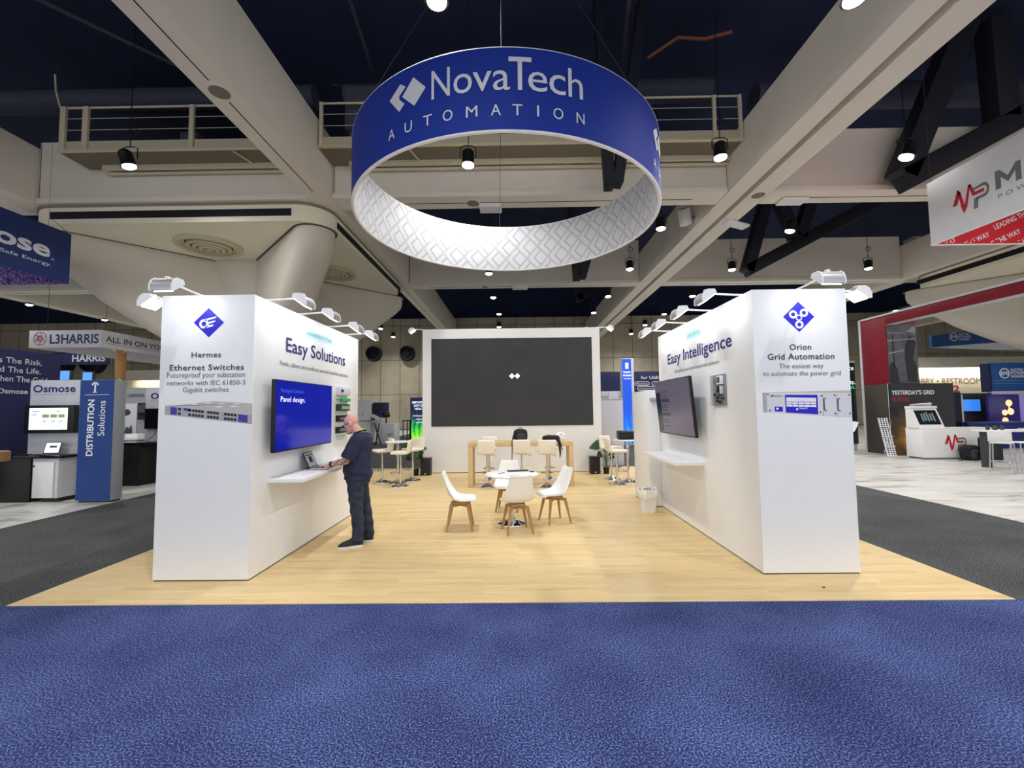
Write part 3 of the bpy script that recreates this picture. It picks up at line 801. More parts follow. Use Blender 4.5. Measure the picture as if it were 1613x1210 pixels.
plate(LW, INKWHITE, [[(x, y), (x + 0.06, y + 0.004), (x + 0.09, y - 0.004), (x + 0.03, y - 0.008)] for x, y in ((-3.46, 1.842), (-3.32, 1.853), (-3.17, 1.845), (-3.01, 1.843), (-3.20, 1.812), (-3.04, 1.815))], F, 0.0025, 'highlight_print')
F = FX(LX1, 1)
pill(LW, F, 5.655, 6.545, 2.745, 2.855, 'ENGINEERED SYSTEMS')
lettering(LW, INKNAVY, [('Easy Solutions', 5.196, 7.005, 2.485, 2.655, 0.012)], F, 'navy heading')
lettering(LW, INKGREY, [('Panels, cabinets and retrofits for new and brownfield applications', 5.07, 7.12, 2.305, 2.36, 0.0)], F, 'small grey lettering')
# counter shelf
MB().box(LX1, LX1 + 0.40, 4.862, 6.75, 0.958, 1.0, bev=0.004).build('counter_shelf', WHITE, LW, world=True)
MB().box(LX1, LX1 + 0.09, 4.95, 6.6, 1.0005, 1.006).build('cable_grommet', GREYWHITE, LW, world=True)

# ---- right wall
RW = stand_wall('tall white stand wall on the right with rack controller picture on its end', RX0, RX1, RY0, RY1)
F = FY(RY0)
plate(RW, INKBLUE, [[(3.042, 2.545), (3.208, 2.708), (3.042, 2.874), (2.876, 2.711)]], F, 0.002, 'emblem', 'blue diamond emblem with three linked rings')
mb = MB()
C3 = ((2.982, 2.735), (3.098, 2.752), (3.043, 2.625))
for cx, cy in C3: ringpoly(mb, cx, cy, 0.022, 0.044, F, 0.002, 0.0042)
hx = [(3.042 + 0.036 * math.cos(a), 2.70 + 0.036 * math.sin(a)) for a in [PI / 6 + i * PI / 3 for i in range(6)]]
hi_ = [(3.042 + 0.024 * math.cos(a), 2.70 + 0.024 * math.sin(a)) for a in [PI / 6 + i * PI / 3 for i in range(6)]]
for i in range(6):
    j = (i + 1) % 6
    mb.prism([hi_[i], hx[i], hx[j], hi_[j]], 0.002, 0.004, M=F)
for (cx, cy), (tx, ty) in zip(C3, ((3.012, 2.718), (3.072, 2.722), (3.042, 2.664))):
    d = Vector((tx - cx, ty - cy)); d.normalize(); n = Vector((-d.y, d.x)) * 0.009
    a = Vector((cx, cy)) + d * 0.042; b = Vector((tx, ty))
    mb.prism([tuple(a - n), tuple(b - n), tuple(b + n), tuple(a + n)], 0.002, 0.004, M=F)
mb.build('emblem_mark', INKWHITE, RW, world=True, smooth=False)
lettering(RW, INK, [('Orion', 2.928, 3.157, 2.353, 2.412, 0.012, 1.08), ('Grid Automation', 2.69, 3.398, 2.25, 2.312, 0.012, 1.06)], F, 'bold charcoal heading')
lettering(RW, INKGREY, [('The easiest way', 2.807, 3.278, 2.155, 2.206, -0.004), ('to automate the power grid', 2.633, 3.455, 2.076, 2.126, -0.004)], F, 'thin grey lettering')
G = lambda x: -(x - 2.62) * 0.028
def qd(x0, x1, a, b): return [(x0, b + G(x0)), (x1, b + G(x1)), (x1, a + G(x1)), (x0, a + G(x0))]
plate(RW, mat('print_shadow', rgb(196, 186, 176), 0.5), [[(2.62, 1.9), (3.55, 1.912), (3.55, 1.88), (2.62, 1.895)]], F, 0.001, 'controller_print_top')
plate(RW, mat('device_white', rgb(214, 215, 222), 0.4), [[(2.62, 1.898), (3.553, 1.884), (3.551, 1.63), (2.645, 1.69), (2.62, 1.695)]], F, 0.002, 'controller_print_front')
plate(RW, DEVGREY, [[(2.62, 1.898), (2.66, 1.896), (2.66, 1.69), (2.62, 1.695)]], F, 0.0028, 'controller_print_edge')
plate(RW, INKBLUE, [[(2.853, 1.872), (3.196, 1.868), (3.196, 1.661), (2.856, 1.685)], qd(2.74, 2.825, 1.752, 1.70)], F, 0.003, 'display_print')
pp = [qd(2.865 + i * 0.0186, 2.865 + i * 0.0186 + 0.0168, 1.852, 1.808) for i in range(17)]
for i in range(5):
    for lo, hi in ((1.782, 1.802), (1.755, 1.776)): pp.append(qd(2.865 + i * 0.064, 2.865 + i * 0.064 + 0.058, hi, lo))
plate(RW, INKWHITE, pp + [[(2.96, 1.718), (2.975, 1.733), (2.99, 1.718), (2.975, 1.703)], qd(2.755, 2.78, 1.74, 1.72)], F, 0.0042, 'display_grid_print')
lettering(RW, INKWHITE, [('OrionLX+', 2.995, 3.085, 1.718, 1.738, 0.01)], F, lift=0.0045)
lettering(RW, INKGREY, [('NovaTech', 2.73, 2.83, 1.852, 1.872, 0.01)], F, lift=0.004)
plate(RW, INK, [rect(2.705, 2.714, 1.853, 1.872), rect(2.717, 2.726, 1.853, 1.872)] + [qd(3.252, 3.254, 1.885, 1.66), qd(3.396, 3.398, 1.885, 1.652)] + [disc(x, y + G(x), 0.009, 10) for x, y in ((3.24, 1.875), (2.675, 1.88), (2.69, 1.71), (3.22, 1.70), (3.38, 1.885), (3.53, 1.89), (3.375, 1.69), (3.53, 1.695))], F, 0.0035, 'detail_print')
mb = MB()
for x in (3.262, 3.408):
    mb.tube([F @ Vector((x + 0.024, 1.85 + G(x), 0.003)), F @ Vector((x, 1.845 + G(x), 0.003)), F @ Vector((x, 1.725 + G(x), 0.003)), F @ Vector((x + 0.024, 1.72 + G(x), 0.003))], 0.0055, 6)
mb.build('handle_print', DARKGREY, RW, world=True)
F = FX(RX0, -1)
pill(RW, F, -6.46, -5.92, 2.74, 2.865, 'GRID EDGE')
lettering(RW, INKNAVY, [('Easy Intelligence', -7.262, -5.10, 2.468, 2.63, 0.012)], F, 'navy heading')
lettering(RW, INKGREY, [('Add visibility and control beyond the substation', -6.97, -5.43, 2.30, 2.345, 0.0)], F, 'small grey lettering')
MB().box(RX0 - 0.40, RX0, 5.97, 7.55, 0.955, 1.0, bev=0.004).build('counter_shelf', WHITE, RW, world=True)
# low closet at the back end of the right wall
CL = thing('low_closet', 'low white closet panel with small bracket at the back end of the right stand wall', 'closet', (2.45, 8.2, 0.006))
MB().box(2.33, 2.60, 7.74, 8.7, 0.02, 2.06, bev=0.003).build('panel', WHITE, CL, world=True)
MB().box(2.345, 2.59, 7.75, 8.69, 0.006, 0.02).build('shadow_gap', GAP, CL, world=True)
MB().box(2.37, 2.53, 7.66, 7.74, 1.87, 1.93, bev=0.01).build('wall_bracket', SILVER, CL, world=True)

# ---- televisions on the stand walls
def tv_unit(label, F, w, h, m, lw=0.012):
    """F: frame at the lower left corner of the screen face"""
    o = F.translation
    t = thing('wall_television', label, 'television', tuple(o))
    MB().box(0, w, 0, h, -0.045, 0.0, bev=0.006, M=F).build('casing', BLACK, t, world=True)
    MB().box(lw, w - lw, lw + 0.006, h - lw, 0.0, 0.0025, M=F).build('screen', m, t, world=True)
    MB().box(w * 0.32, w * 0.68, h * 0.3, h * 0.7, -0.085, -0.045, M=F).build('wall_mount', DARKGREY, t, world=True)
    return t
SCRBLUE = mat('screen_blue', rgb(8, 12, 60), 0.12, emit=rgb(14, 30, 176), strength=0.55)
FT = frame_uvn((-2.672, 4.766, 1.296), (0, 1, 0), (0, 0, 1))
TVL = tv_unit('blue television on the left stand wall showing panel design', FT, 1.475, 0.82, SCRBLUE)
FW = frame_uvn((-2.672, 0, 0), (0, 1, 0), (0, 0, 1))
lettering(TVL, mat('screen_white', rgb(235, 238, 255), emit=rgb(235, 238, 255), strength=0.8), [('Panel design,', 4.872, 5.435, 1.865, 1.925, -0.008)], FW, lift=0.005)
lettering(TVL, mat('screen_dim', rgb(60, 80, 190), emit=rgb(50, 74, 190), strength=0.7), [('Packaged Solutions', 4.872, 5.40, 1.975, 2.018, 0.0)], FW, 'faint screen lettering', lift=0.005)
# right one leans forward at the top and turns a little
SCRMAUVE = mat('screen_mauve', rgb(92, 88, 106), 0.22, emit=rgb(104, 98, 118), strength=0.22)
vt = Vector((-0.02, 0.13, 0.84)).normalized()
FR = frame_uvn((2.40, 7.335, 1.335), (0.0, -1, 0.0), (-0.085, 0, 1))
TVR = tv_unit('dim grey television tilted forward on the right stand wall', FR, 1.46, 0.845, SCRMAUVE)
plate(TVR, mat('screen_teal', rgb(20, 44, 60), 0.2), [rect(0.03, 0.24, 0.03, 0.66)], FR, 0.004, 'screen_sidebar')
plate(TVR, mat('screen_bar', rgb(70, 68, 92), 0.2), [rect(0.27, 0.62, y, y + d) for y, d in ((0.50, 0.05), (0.29, 0.045))] + [rect(0.27, 0.55, y, y + 0.012) for y in (0.66, 0.60, 0.56, 0.45, 0.41, 0.37, 0.22, 0.18, 0.12)], FR, 0.0045, 'screen_rows')
MB().box(2.48, 2.547, 6.4, 6.9, 1.55, 1.95).build('wall_mount', DARKGREY, TVR, world=True)

# ---- hardware boards
BL = thing('hardware_board', 'narrow clear board of electronic modules beside the blue television', 'display board', (LX1, 6.85, 1.68))
FB = FX(LX1, 1)
MB().box(6.615, 7.115, 1.21, 2.148, 0.001, 0.012, M=FB, bev=0.003).build('backing', mat('board_white', rgb(222, 228, 230), 0.3), BL, world=True)
def module(p, F, x0, x1, y0, y1, m, label=None, d=0.06):
    o = MB().box(x0, x1, y0, y1, 0.012, d, M=F, bev=0.004).build('module', m, p, world=True)
    if label: o['label'] = label
    return o
GRN = mat('pcb_green', rgb(60, 170, 96), 0.5); DGRN = mat('module_green_black', rgb(44, 62, 54), 0.5)
q = module(BL, FB, 6.64, 7.10, 2.00, 2.12, GREYWHITE, 'white module'); MB().box(6.72, 6.82, 2.05, 2.09, 0.06, 0.064, M=FB).build('dark_label', INKNAVY, q, world=True)
q = module(BL, FB, 6.80, 7.12, 1.905, 1.955, GRN, 'green circuit module'); MB().box(6.66, 6.8, 1.92, 1.94, 0.012, 0.03, M=FB).build('pin_header', GRN, q, world=True)
q = module(BL, FB, 6.64, 7.09, 1.755, 1.86, DGRN, 'dark green module'); MB().box(6.75, 7.05, 1.78, 1.83, 0.06, 0.07, M=FB).build('terminal_block', mat('terminal_sage', rgb(150, 170, 140), 0.5), q, world=True)
q = module(BL, FB, 6.64, 7.09, 1.585, 1.685, BLACK, 'upper black module'); MB().box(6.70, 7.04, 1.62, 1.65, 0.06, 0.063, M=FB).build('port_row', MIDGREY, q, world=True)
q = module(BL, FB, 6.63, 7.09, 1.41, 1.505, BLACK, 'lower black module'); MB().box(6.70, 6.95, 1.44, 1.48, 0.06, 0.063, M=FB).build('port_row', MIDGREY, q, world=True)
plate(BL, INKGREY, [rect(6.66, 7.0, y, y + 0.008) for y in (1.36, 1.34, 1.31)], FB, 0.014, 'caption_lines')
BR = thing('hardware_board', 'silver panel of electronic hardware beside the tilted television', 'display board', (RX0, 5.44, 1.77))
FB = FX(RX0, -1)
MB().box(-5.615, -5.27, 1.765, 2.155, 0.001, 0.02, M=FB, bev=0.003).build('steel_plate', mat('board_steel', rgb(150, 154, 160), 0.3, metal=0.5), BR, world=True)
MB().box(-5.615, -5.585, 1.765, 2.155, 0.02, 0.05, M=FB).build('side_rail', GREYWHITE, BR, world=True)
MB().box(-5.40, -5.30, 2.03, 2.135, 0.02, 0.06, M=FB, bev=0.004).build('white_module', INKWHITE, BR, world=True)
MB().box(-5.38, -5.355, 2.05, 2.12, 0.06, 0.064, M=FB).box(-5.345, -5.32, 2.05, 2.12, 0.06, 0.064, M=FB).build('relay_window', INK, BR, world=True)
MB().box(-5.41, -5.36, 1.93, 2.01, 0.02, 0.06, M=FB, bev=0.004).build('black_module', BLACK, BR, world=True)
MB().box(-5.355, -5.31, 1.91, 2.01, 0.02, 0.05, M=FB, bev=0.004).build('pale_module', GREYWHITE, BR, world=True)
mb = MB()
random.seed(3)
for i in range(9): 
    x = -5.54 + random.random() * 0.22; y = 1.78 + random.random() * 0.13
    mb.box(x, x + 0.03, y, y + 0.03, 0.02, 0.045, M=FB, bev=0.003)
mb.build('terminal_blocks', DARKGREY, BR, world=True)
mb = MB(); ringpoly(mb, -5.5, 2.06, 0.03, 0.06, FB, 0.02, 0.024); ringpoly(mb, -5.5, 1.93, 0.02, 0.04, FB, 0.02, 0.024); mb.build('cable_coil', MIDGREY, BR, world=True)

# ---- arm floodlights on the stand walls
ARMLENS = mat('arm_lens', rgb(255, 255, 255), emit=(0.93, 0.97, 1.0, 1), strength=6)
def make_arm():
    """clamped at the wall's top edge (origin), reaching out along -y, lens back towards the wall"""
    t = thing('arm_light', 'x', 'arm floodlight', (0, 0, 0))
    MB().tube([(0, 0.34, 0.03), (0, 0.0, 0.035), (0, -0.33, 0.055)], 0.011, 8).build('arm', WHITE, t)
    MB().box(-0.03, 0.03, 0.28, 0.36, 0.0, 0.045, bev=0.006).build('clamp', WHITE, t)
    prof = [(-0.36, 0.075), (-0.40, 0.05), (-0.425, 0.0), (-0.425, -0.055), (-0.40, -0.06), (-0.27, 0.035), (-0.29, 0.075)]
    M = Matrix(((0, 0, 1, 0), (1, 0, 0, 0), (0, 1, 0, 0), (0, 0, 0, 1)))
    MB().prism(prof, -0.105, 0.105, M=M).build('lamp_housing', SILVER, t)
    for s in (-1, 1):
        MB().prism([(p[0] * 1.0 + (0.006 if p[0] > -0.3 else -0.006), p[1] * 1.08) for p in prof], s * 0.105, s * 0.117, M=M).build('end_plate', WHITE, t)
    e = MB().prism([(-0.395, -0.062), (-0.275, 0.028), (-0.272, 0.022), (-0.392, -0.067)], -0.095, 0.095, M=M).build('lens', ARMLENS, t)
    MB().box(-0.02, 0.02, -0.36, -0.32, 0.05, 0.10, bev=0.006).build('joint', WHITE, t)
    l = bpy.data.lights.new('arm_flood', 'AREA'); l.shape = 'RECTANGLE'; l.size = 0.19; l.size_y = 0.12; l.energy = ARM_W; l.color = (0.84, 0.92, 1.0)
    lo = bpy.data.objects.new('arm_flood', l); COL.objects.link(lo); lo.parent = t
    lo.location = (0, -0.325, -0.03)
    # emits along the lens normal: towards the wall and down
    lo.rotation_euler = Vector((0, 0.62, -0.78)).to_track_quat('-Z', 'Y').to_euler()
    return t
ARMS = [
 (-3.47, LY0, TH, 0, 'arm floodlight over the switch picture end of the left stand wall'),
 (LX1, 4.92, TH, PI / 2, 'nearest of the four arm floodlights over the blue television'), (LX1, 5.66, TH, PI / 2, 'second arm floodlight along the left stand wall top'),
 (LX1, 6.55, TH, PI / 2, 'third arm floodlight along the left stand wall top'), (LX1, 7.25, TH, PI / 2, 'farthest of the four arm floodlights along the left stand wall top'),
 (LX0, 4.85, TH, -PI / 2, 'bright arm floodlight on the outer left side of the left stand wall'),
 (3.125, RY0, TH, 0, 'arm floodlight over the controller picture end of the right stand wall'),
 (RX0, 4.98, TH, -PI / 2, 'nearest of the four arm floodlights along the right stand wall top'), (RX0, 5.78, TH, -PI / 2, 'second arm floodlight along the right stand wall top'),
 (RX0, 6.63, TH, -PI / 2, 'third arm floodlight along the right stand wall top'), (RX0, 7.33, TH, -PI / 2, 'farthest arm floodlight along the right stand wall top'),
 (RX1, 4.93, TH, PI / 2, 'bright arm floodlight on the outer right side of the right stand wall'),
 (-2.6272, 12.3, 4.02, -PI / 2, 'arm floodlight glowing at the top left corner of the video wall'), (2.343, 12.3, 4.02, PI / 2, 'arm floodlight glowing at the top right corner of the video wall')]
a0 = make_arm()
for i, (x, y, z, rz, lb) in enumerate(ARMS):
    o = a0 if i == 0 else copy_tree(a0, (x, y, z), rz)
    o.location = (x, y, z); o.rotation_euler = (0, 0, rz); XF[o.name] = Matrix.Translation((x, y, z)) @ Matrix.Rotation(rz, 4, 'Z')
    o['label'] = lb; o['group'] = 'arm floodlights on the stand walls'

# ---- video wall
VW = thing('video_wall', 'white back wall holding a large dark video screen', 'video wall', (-0.14, 12.35, 0.006))
MB().box(-2.6272, 2.343, 12.0687, 12.62, 0.02, 4.02, bev=0.004, seg=1).build('body', WHITE_MATT, VW, world=True)
MB().box(-2.62, 2.335, 12.08, 12.61, 0.006, 0.02).build('shadow_gap', GAP, VW, world=True)
FV = FY(12.0687)
def led_mat():
    m = bpy.data.materials.new('led_tiles'); m.use_nodes = True
    nt = m.node_tree; b = nt.nodes['Principled BSDF']
    tc = nt.nodes.new('ShaderNodeTexCoord'); mp = nt.nodes.new('ShaderNodeMapping'); mp.inputs['Rotation'].default_value = (PI / 2, 0, 0)
    br = nt.nodes.new('ShaderNodeTexBrick'); br.offset = 0
    br.inputs['Scale'].default_value = 1; br.inputs['Brick Width'].default_value = 0.5; br.inputs['Row Height'].default_value = 0.5
    br.inputs['Mortar Size'].default_value = 0.002
    br.inputs['Color1'].default_value = rgb(50, 51, 54); br.inputs['Color2'].default_value = rgb(55, 55, 58); br.inputs['Mortar'].default_value = rgb(46, 47, 50)
    nt.links.new(tc.outputs['Object'], mp.inputs[0]); nt.links.new(mp.outputs[0], br.inputs['Vector']); nt.links.new(br.outputs['Color'], b.inputs['Base Color'])
    b.inputs['Roughness'].default_value = 0.75
    return m
MB().box(-2.378, 2.118, 1.288, 3.744, 0.0, 0.012, M=FV).build('screen', led_mat(), VW, world=True)
LOGOW = mat('screen_logo', rgb(240, 248, 255), emit=rgb(235, 246, 255), strength=1.0)
plate(VW, LOGOW, [[(-0.16 + dx, 2.60), (-0.085 + dx, 2.675), (-0.16 + dx, 2.75), (-0.235 + dx, 2.675)] for dx in (0.035, 0.19)], FV, 0.0145, 'screen_emblem', 'two glowing white diamonds')

# ================================================================== FURNITURE IN THE BOOTH
SHELL = mat('chair_shell_white', rgb(240, 240, 238), 0.35, vary=0.01)
CUSH = mat('chair_cushion_white', rgb(244, 244, 243), 0.6, vary=0.02)
LEATHER = mat('cream_leatherette', rgb(236, 230, 214), 0.45, vary=0.03, vscale=20)
FZ = 0.006
def catmull(P, t):
    n = len(P) - 1
    x = t * n; i = min(int(x), n - 1); f = x - i
    p0, p1, p2, p3 = P[max(i - 1, 0)], P[i], P[i + 1], P[min(i + 2, n)]
    return [0.5 * (2 * b + (c - a) * f + (2 * a - 5 * b + 4 * c - d) * f * f + (3 * b - a - 3 * c + d) * f ** 3) for a, b, c, d in zip(p0, p1, p2, p3)]
def make_shell_chair():
    """faces +x"""
    t = thing('shell_chair', 'x', 'chair', (0, 0, 0))
    #        x      z     half width  cup
    prof = [(-0.262, 0.825, 0.125, 0.015), (-0.245, 0.80, 0.155, 0.02), (-0.215, 0.68, 0.18, 0.035), (-0.18, 0.56, 0.205, 0.06), (-0.135, 0.475, 0.225, 0.07), (-0.06, 0.425, 0.232, 0.055), (0.06, 0.415, 0.23, 0.04), (0.17, 0.43, 0.215, 0.025), (0.225, 0.428, 0.18, 0.008), (0.245, 0.405, 0.15, 0.0)]
    def surf(u, v, off=0.0, wk=1.0):
        x, z, w, c = catmull(prof, u)
        x2, z2, _, _ = catmull(prof, min(1, u + 0.01)); x1, z1, _, _ = catmull(prof, max(0, u - 0.01))
        tx, tz = x2 - x1, z2 - z1; L = math.hypot(tx, tz) or 1
        nx, nz = -tz / L, tx / L     # towards the sitter
        s = 2 * v - 1
        lift = c * abs(s) ** 2.2
        return Vector((x + nx * (lift + off), s * w * wk, z + nz * (lift + off)))
    mb = MB(); mb.surf(lambda u, v: surf(u, v), 26, 14)
    bmesh.ops.recalc_face_normals(mb.bm, faces=mb.bm.faces)
    bmesh.ops.solidify(mb.bm, geom=mb.bm.faces[:], thickness=0.014)
    mb.build('shell', SHELL, t)
    mb = MB(); mb.surf(lambda u, v: surf(0.50 + 0.40 * u, v, 0.008 + 0.022 * math.sin(PI * min(1, max(0, u))) ** 0.4 * (1 - abs(2 * v - 1) ** 4), 0.88), 14, 12)
    bmesh.ops.recalc_face_normals(mb.bm, faces=mb.bm.faces)
    bmesh.ops.solidify(mb.bm, geom=mb.bm.faces[:], thickness=0.012)
    mb.build('cushion', CUSH, t)
    mb = MB()
    for a in (PI / 4, -PI / 4):
        mb.box(-0.19, 0.19, -0.018, 0.018, 0.335, 0.375, bev=0.004, M=Matrix.Rotation(a, 4, 'Z'))
    mb.box(-0.1, 0.1, -0.1, 0.1, 0.372, 0.405, bev=0.01)
    mb.build('leg_frame', BEECH, t)
    for sx in (-1, 1):
        for sy in (-1, 1):
            mb = MB()
            M = frame_uvn((0, 0, 0), (1, 0, 0), (0, 1, 0))
            def sq(cx, cy, z, r):
                return [(cx + r * math.cos(k), cy + r * math.sin(k), z) for k in [2 * PI * i / 8 for i in range(8)]]
            mb.loft([sq(sx * 0.118, sy * 0.118, 0.378, 0.024), sq(sx * 0.135, sy * 0.135, 0.28, 0.024), sq(sx * 0.187, sy * 0.187, 0.0, 0.014)])
            mb.build('leg', BEECH, t)
    return t
ch = make_shell_chair()
for i, (x, y, a, lb) in enumerate((( -0.85, 6.475, 4, 'white shell chair with wooden legs on the left side of the round table'), (-0.01, 6.29, 104, 'white shell chair with its back to the camera in front of the round table'),
        (0.57, 6.82, 201, 'white shell chair with wooden legs on the right side of the round table'), (-0.17, 7.62, -97, 'white shell chair behind the round table facing the camera'))):
    o = ch if i == 0 else copy_tree(ch, (x, y, FZ), math.radians(a))
    o.location = (x, y, FZ); o.rotation_euler = (0, 0, math.radians(a)); o['label'] = lb; o['group'] = 'white shell chairs around the round table'

t = thing('round_table', 'small round white table with chrome foot among the shell chairs', 'table', (-0.09, 6.77, FZ))
MB().lathe([(0.0001, 0.728), (0.395, 0.728), (0.408, 0.74), (0.408, 0.75), (0.40, 0.755), (0.0001, 0.755)], n=48).build('tabletop', WHITE, t)
MB().lathe([(0.032, 0.03), (0.032, 0.70), (0.1, 0.715), (0.1, 0.728)], n=20).build('pedestal', CHROME, t)
MB().lathe([(0.23, 0.0), (0.228, 0.012), (0.17, 0.028), (0.08, 0.05), (0.034, 0.09)], n=40).build('base', CHROME, t)
TZ = 0.7612
def flat(name, label, cat, pts, h, m, z=TZ):
    c = Vector((sum(p[0] for p in pts) / len(pts), sum(p[1] for p in pts) / len(pts)))
    o = MB().prism([(p[0] - c.x, p[1] - c.y) for p in pts], 0.0005, h).build(name, m, loc=(c.x, c.y, z))
    return solo(o, label, cat)
flat('tablet_computer', 'dark flat tablet lying on the round table', 'tablet', [(-0.17, 6.99), (0.16, 7.07), (0.18, 6.98), (-0.14, 6.90)], 0.016, DARKGREY)
flat('phone', 'small dark phone near the right edge of the round table', 'phone', [(0.19, 6.93), (0.265, 6.92), (0.265, 6.85), (0.19, 6.86)], 0.01, BLACK)
o = MB().tube([(-0.05, -0.03, 0.006), (0.05, 0.03, 0.006)], 0.005, 8).build('pen', INK, loc=(-0.25, 6.76, TZ)); solo(o, 'dark pen lying on the left part of the round table', 'pen')
flat('paper_sheet', 'sheet of white paper on the left half of the round table', 'paper', [(-0.44, 6.80), (-0.31, 6.86), (-0.28, 6.72), (-0.41, 6.66)], 0.002, INKWHITE)
flat('paper_sheet', 'white paper sheet at the near edge of the round table', 'paper', [(-0.17, 6.60), (0.02, 6.62), (0.03, 6.50), (-0.15, 6.48)], 0.002, GREYWHITE)

# ---- bar stools
def make_stool():
    """faces +x"""
    t = thing('bar_stool', 'x', 'stool', (0, 0, 0))
    MB().lathe([(0.205, 0.0), (0.203, 0.01), (0.15, 0.024), (0.07, 0.05), (0.033, 0.085)], n=36).build('base', CHROME, t)
    MB().tube([(0, 0, 0.06), (0, 0, 0.45)], 0.029, 14).tube([(0, 0, 0.45), (0, 0, 0.72)], 0.019, 12).build('column', CHROME, t)
    mb = MB()
    pts = [(0.0, -0.03, 0.30), (0.06, -0.13, 0.30)] + [(0.16 + 0.06 * math.sin(k), -0.13 * math.cos(k), 0.30) for k in [PI * i / 8 for i in range(9)]] + [(0.06, 0.13, 0.30), (0.0, 0.03, 0.30)]
    mb.tube(pts, 0.011, 8).tube([(-0.005, 0, 0.275), (-0.005, 0, 0.325)], 0.036, 14)
    mb.build('footrest', CHROME, t)
    mb = MB(); mb.box(-0.19, 0.20, -0.2, 0.2, 0.735, 0.80, bev=0.028, seg=3).build('seat', LEATHER, t)
    MB().box(-0.1, 0.1, -0.1, 0.1, 0.715, 0.737).build('seat_plate', SILVER, t)
    mb = MB()
    M = Matrix.Translation((-0.19, 0, 0.78)) @ Matrix.Rotation(math.radians(-8), 4, 'Y')
    mb.box(-0.03, 0.03, -0.2, 0.2, -0.03, 0.28, bev=0.024, seg=3, M=M)
    mb.build('backrest', LEATHER, t)
    mb = MB()
    for yy in (-0.067, 0.067): mb.box(0.0285, 0.0315, yy - 0.002, yy + 0.002, 0.0, 0.265, M=M)
    for zz in (0.09, 0.18): mb.box(0.0285, 0.0315, -0.18, 0.18, zz - 0.002, zz + 0.002, M=M)
    mb.build('seam', mat('seam_beige', rgb(196, 188, 168), 0.6), t)
    MB().tube([(0.03, -0.05, 0.705), (0.03, -0.17, 0.69), (0.03, -0.22, 0.67)], 0.007, 6).build('lever', CHROME, t)
    return t
st = make_stool()
STO = [(-0.69, 9.93, 90, 'cream bar stool at the left end of the front side of the oak table', 'f'), (0.10, 10.0, 90, 'cream bar stool in the middle of the oak table below the black backpack', 'f'), (0.665, 9.86, 90, 'cream bar stool at the right end of the front side of the oak table', 'f'),
       (-0.70, 10.87, -90, 'cream bar stool behind the left half of the oak table', 'f'), (0.80, 10.90, -90, 'cream bar stool behind the right half of the oak table', 'f'),
       (-3.31, 10.66, 212, 'cream bar stool left of the small bar table beside the person', 's'), (-2.71, 10.11, 184, 'cream bar stool in front of the small bar table with its back turned right', 's'), (-2.62, 10.9, 238, 'cream bar stool behind the small bar table next to the green banner', 's'),
       (2.29, 10.06, 4, 'cream bar stool in front of the suitcase table with its back to the left', 's'), (2.33, 10.80, -50, 'cream bar stool behind the suitcase table beside the potted plant', 's'), (3.07, 10.44, 180, 'cream bar stool partly hidden by the low closet on the right', 's')]
for i, (x, y, a, lb, g) in enumerate(STO):
    o = st if i == 0 else copy_tree(st, (x, y, FZ), math.radians(a))
    o.location = (x, y, FZ); o.rotation_euler = (0, 0, math.radians(a)); o['label'] = lb
    o['group'] = 'bar stools at the oak table' if g == 'f' else 'bar stools at the small bar tables'
def bar_table(x, y, label, h=1.0, r=0.30):
    t = thing('bar_table', label, 'table', (x, y, FZ), group='small round bar tables')
    MB().lathe([(0.0001, h - 0.025), (r - 0.01, h - 0.025), (r, h - 0.014), (r, h - 0.008), (r - 0.008, h), (0.0001, h)], n=40).build('tabletop', WHITE, t)
    MB().lathe([(0.03, 0.05), (0.03, h - 0.05), (0.1, h - 0.035), (0.1, h - 0.025)], n=18).build('pedestal', CHROME, t)
    MB().lathe([(0.21, 0.0), (0.208, 0.012), (0.15, 0.026), (0.07, 0.05), (0.032, 0.085)], n=36).build('base', CHROME, t)
bar_table(-2.89, 10.52, 'small round white bar table among stools near the green banner')
bar_table(2.62, 10.38, 'small round white bar table carrying the black suitcase', r=0.33)

# ---- oak waterfall table
t = thing('oak_table', 'long pale oak bar table with slab legs below the video screen', 'table', (0.08, 10.14, FZ))
MB().box(-1.115, 1.275, 9.86, 10.42, 0.905, 1.012, bev=0.012).build('tabletop', OAK, t, world=True)
MB().box(-1.115, -1.008, 9.862, 10.418, FZ, 0.905, bev=0.004).build('leg', OAK, t, world=True)
MB().box(1.168, 1.275, 9.862, 10.418, FZ, 0.905, bev=0.004).build('leg', OAK, t, world=True)

FABBLK = mat('black_nylon', rgb(24, 24, 27), 0.75, bump=0.3, vscale=60)
FABGR = mat('charcoal_nylon', rgb(58, 60, 64), 0.8, bump=0.3, vscale=60)
def blob(c, rx, ry, rz, amp=0.08, f=9, n=20, flat=None):
    """lumpy rounded body"""
    mb = MB(); mb.ball((0, 0, 0), 1, n=n)
    for v in mb.bm.verts:
        d = v.co.copy()
        e = 0.62
        d = Vector([math.copysign(abs(q) ** e, q) for q in d])
        k = 1 + amp * (math.sin(f * d.x + 1.3) * math.sin(f * d.y + 0.4) + 0.6 * math.sin(f * 1.7 * d.z + d.x * 3))
        v.co = Vector((c[0] + d.x * rx * k, c[1] + d.y * ry * k, c[2] + d.z * rz * k))
        if flat is not None and v.co.z < flat: v.co.z = flat
    return mb
t = thing('backpack', 'black backpack standing on the middle of the oak table', 'backpack', (0.08, 10.08, 1.0125))
blob((0, 0, 0.135), 0.165, 0.10, 0.145, 0.03, flat=0.0).build('body', FABBLK, t)
blob((0.01, -0.09, 0.10), 0.10, 0.03, 0.09, 0.03, flat=0.001).build('front_pocket', FABGR, t)
MB().tube([(-0.03, 0.0, 0.27), (-0.03, 0.0, 0.31), (0.03, 0.0, 0.31), (0.03, 0.0, 0.27)], 0.008, 6).build('grab_handle', FABBLK, t)
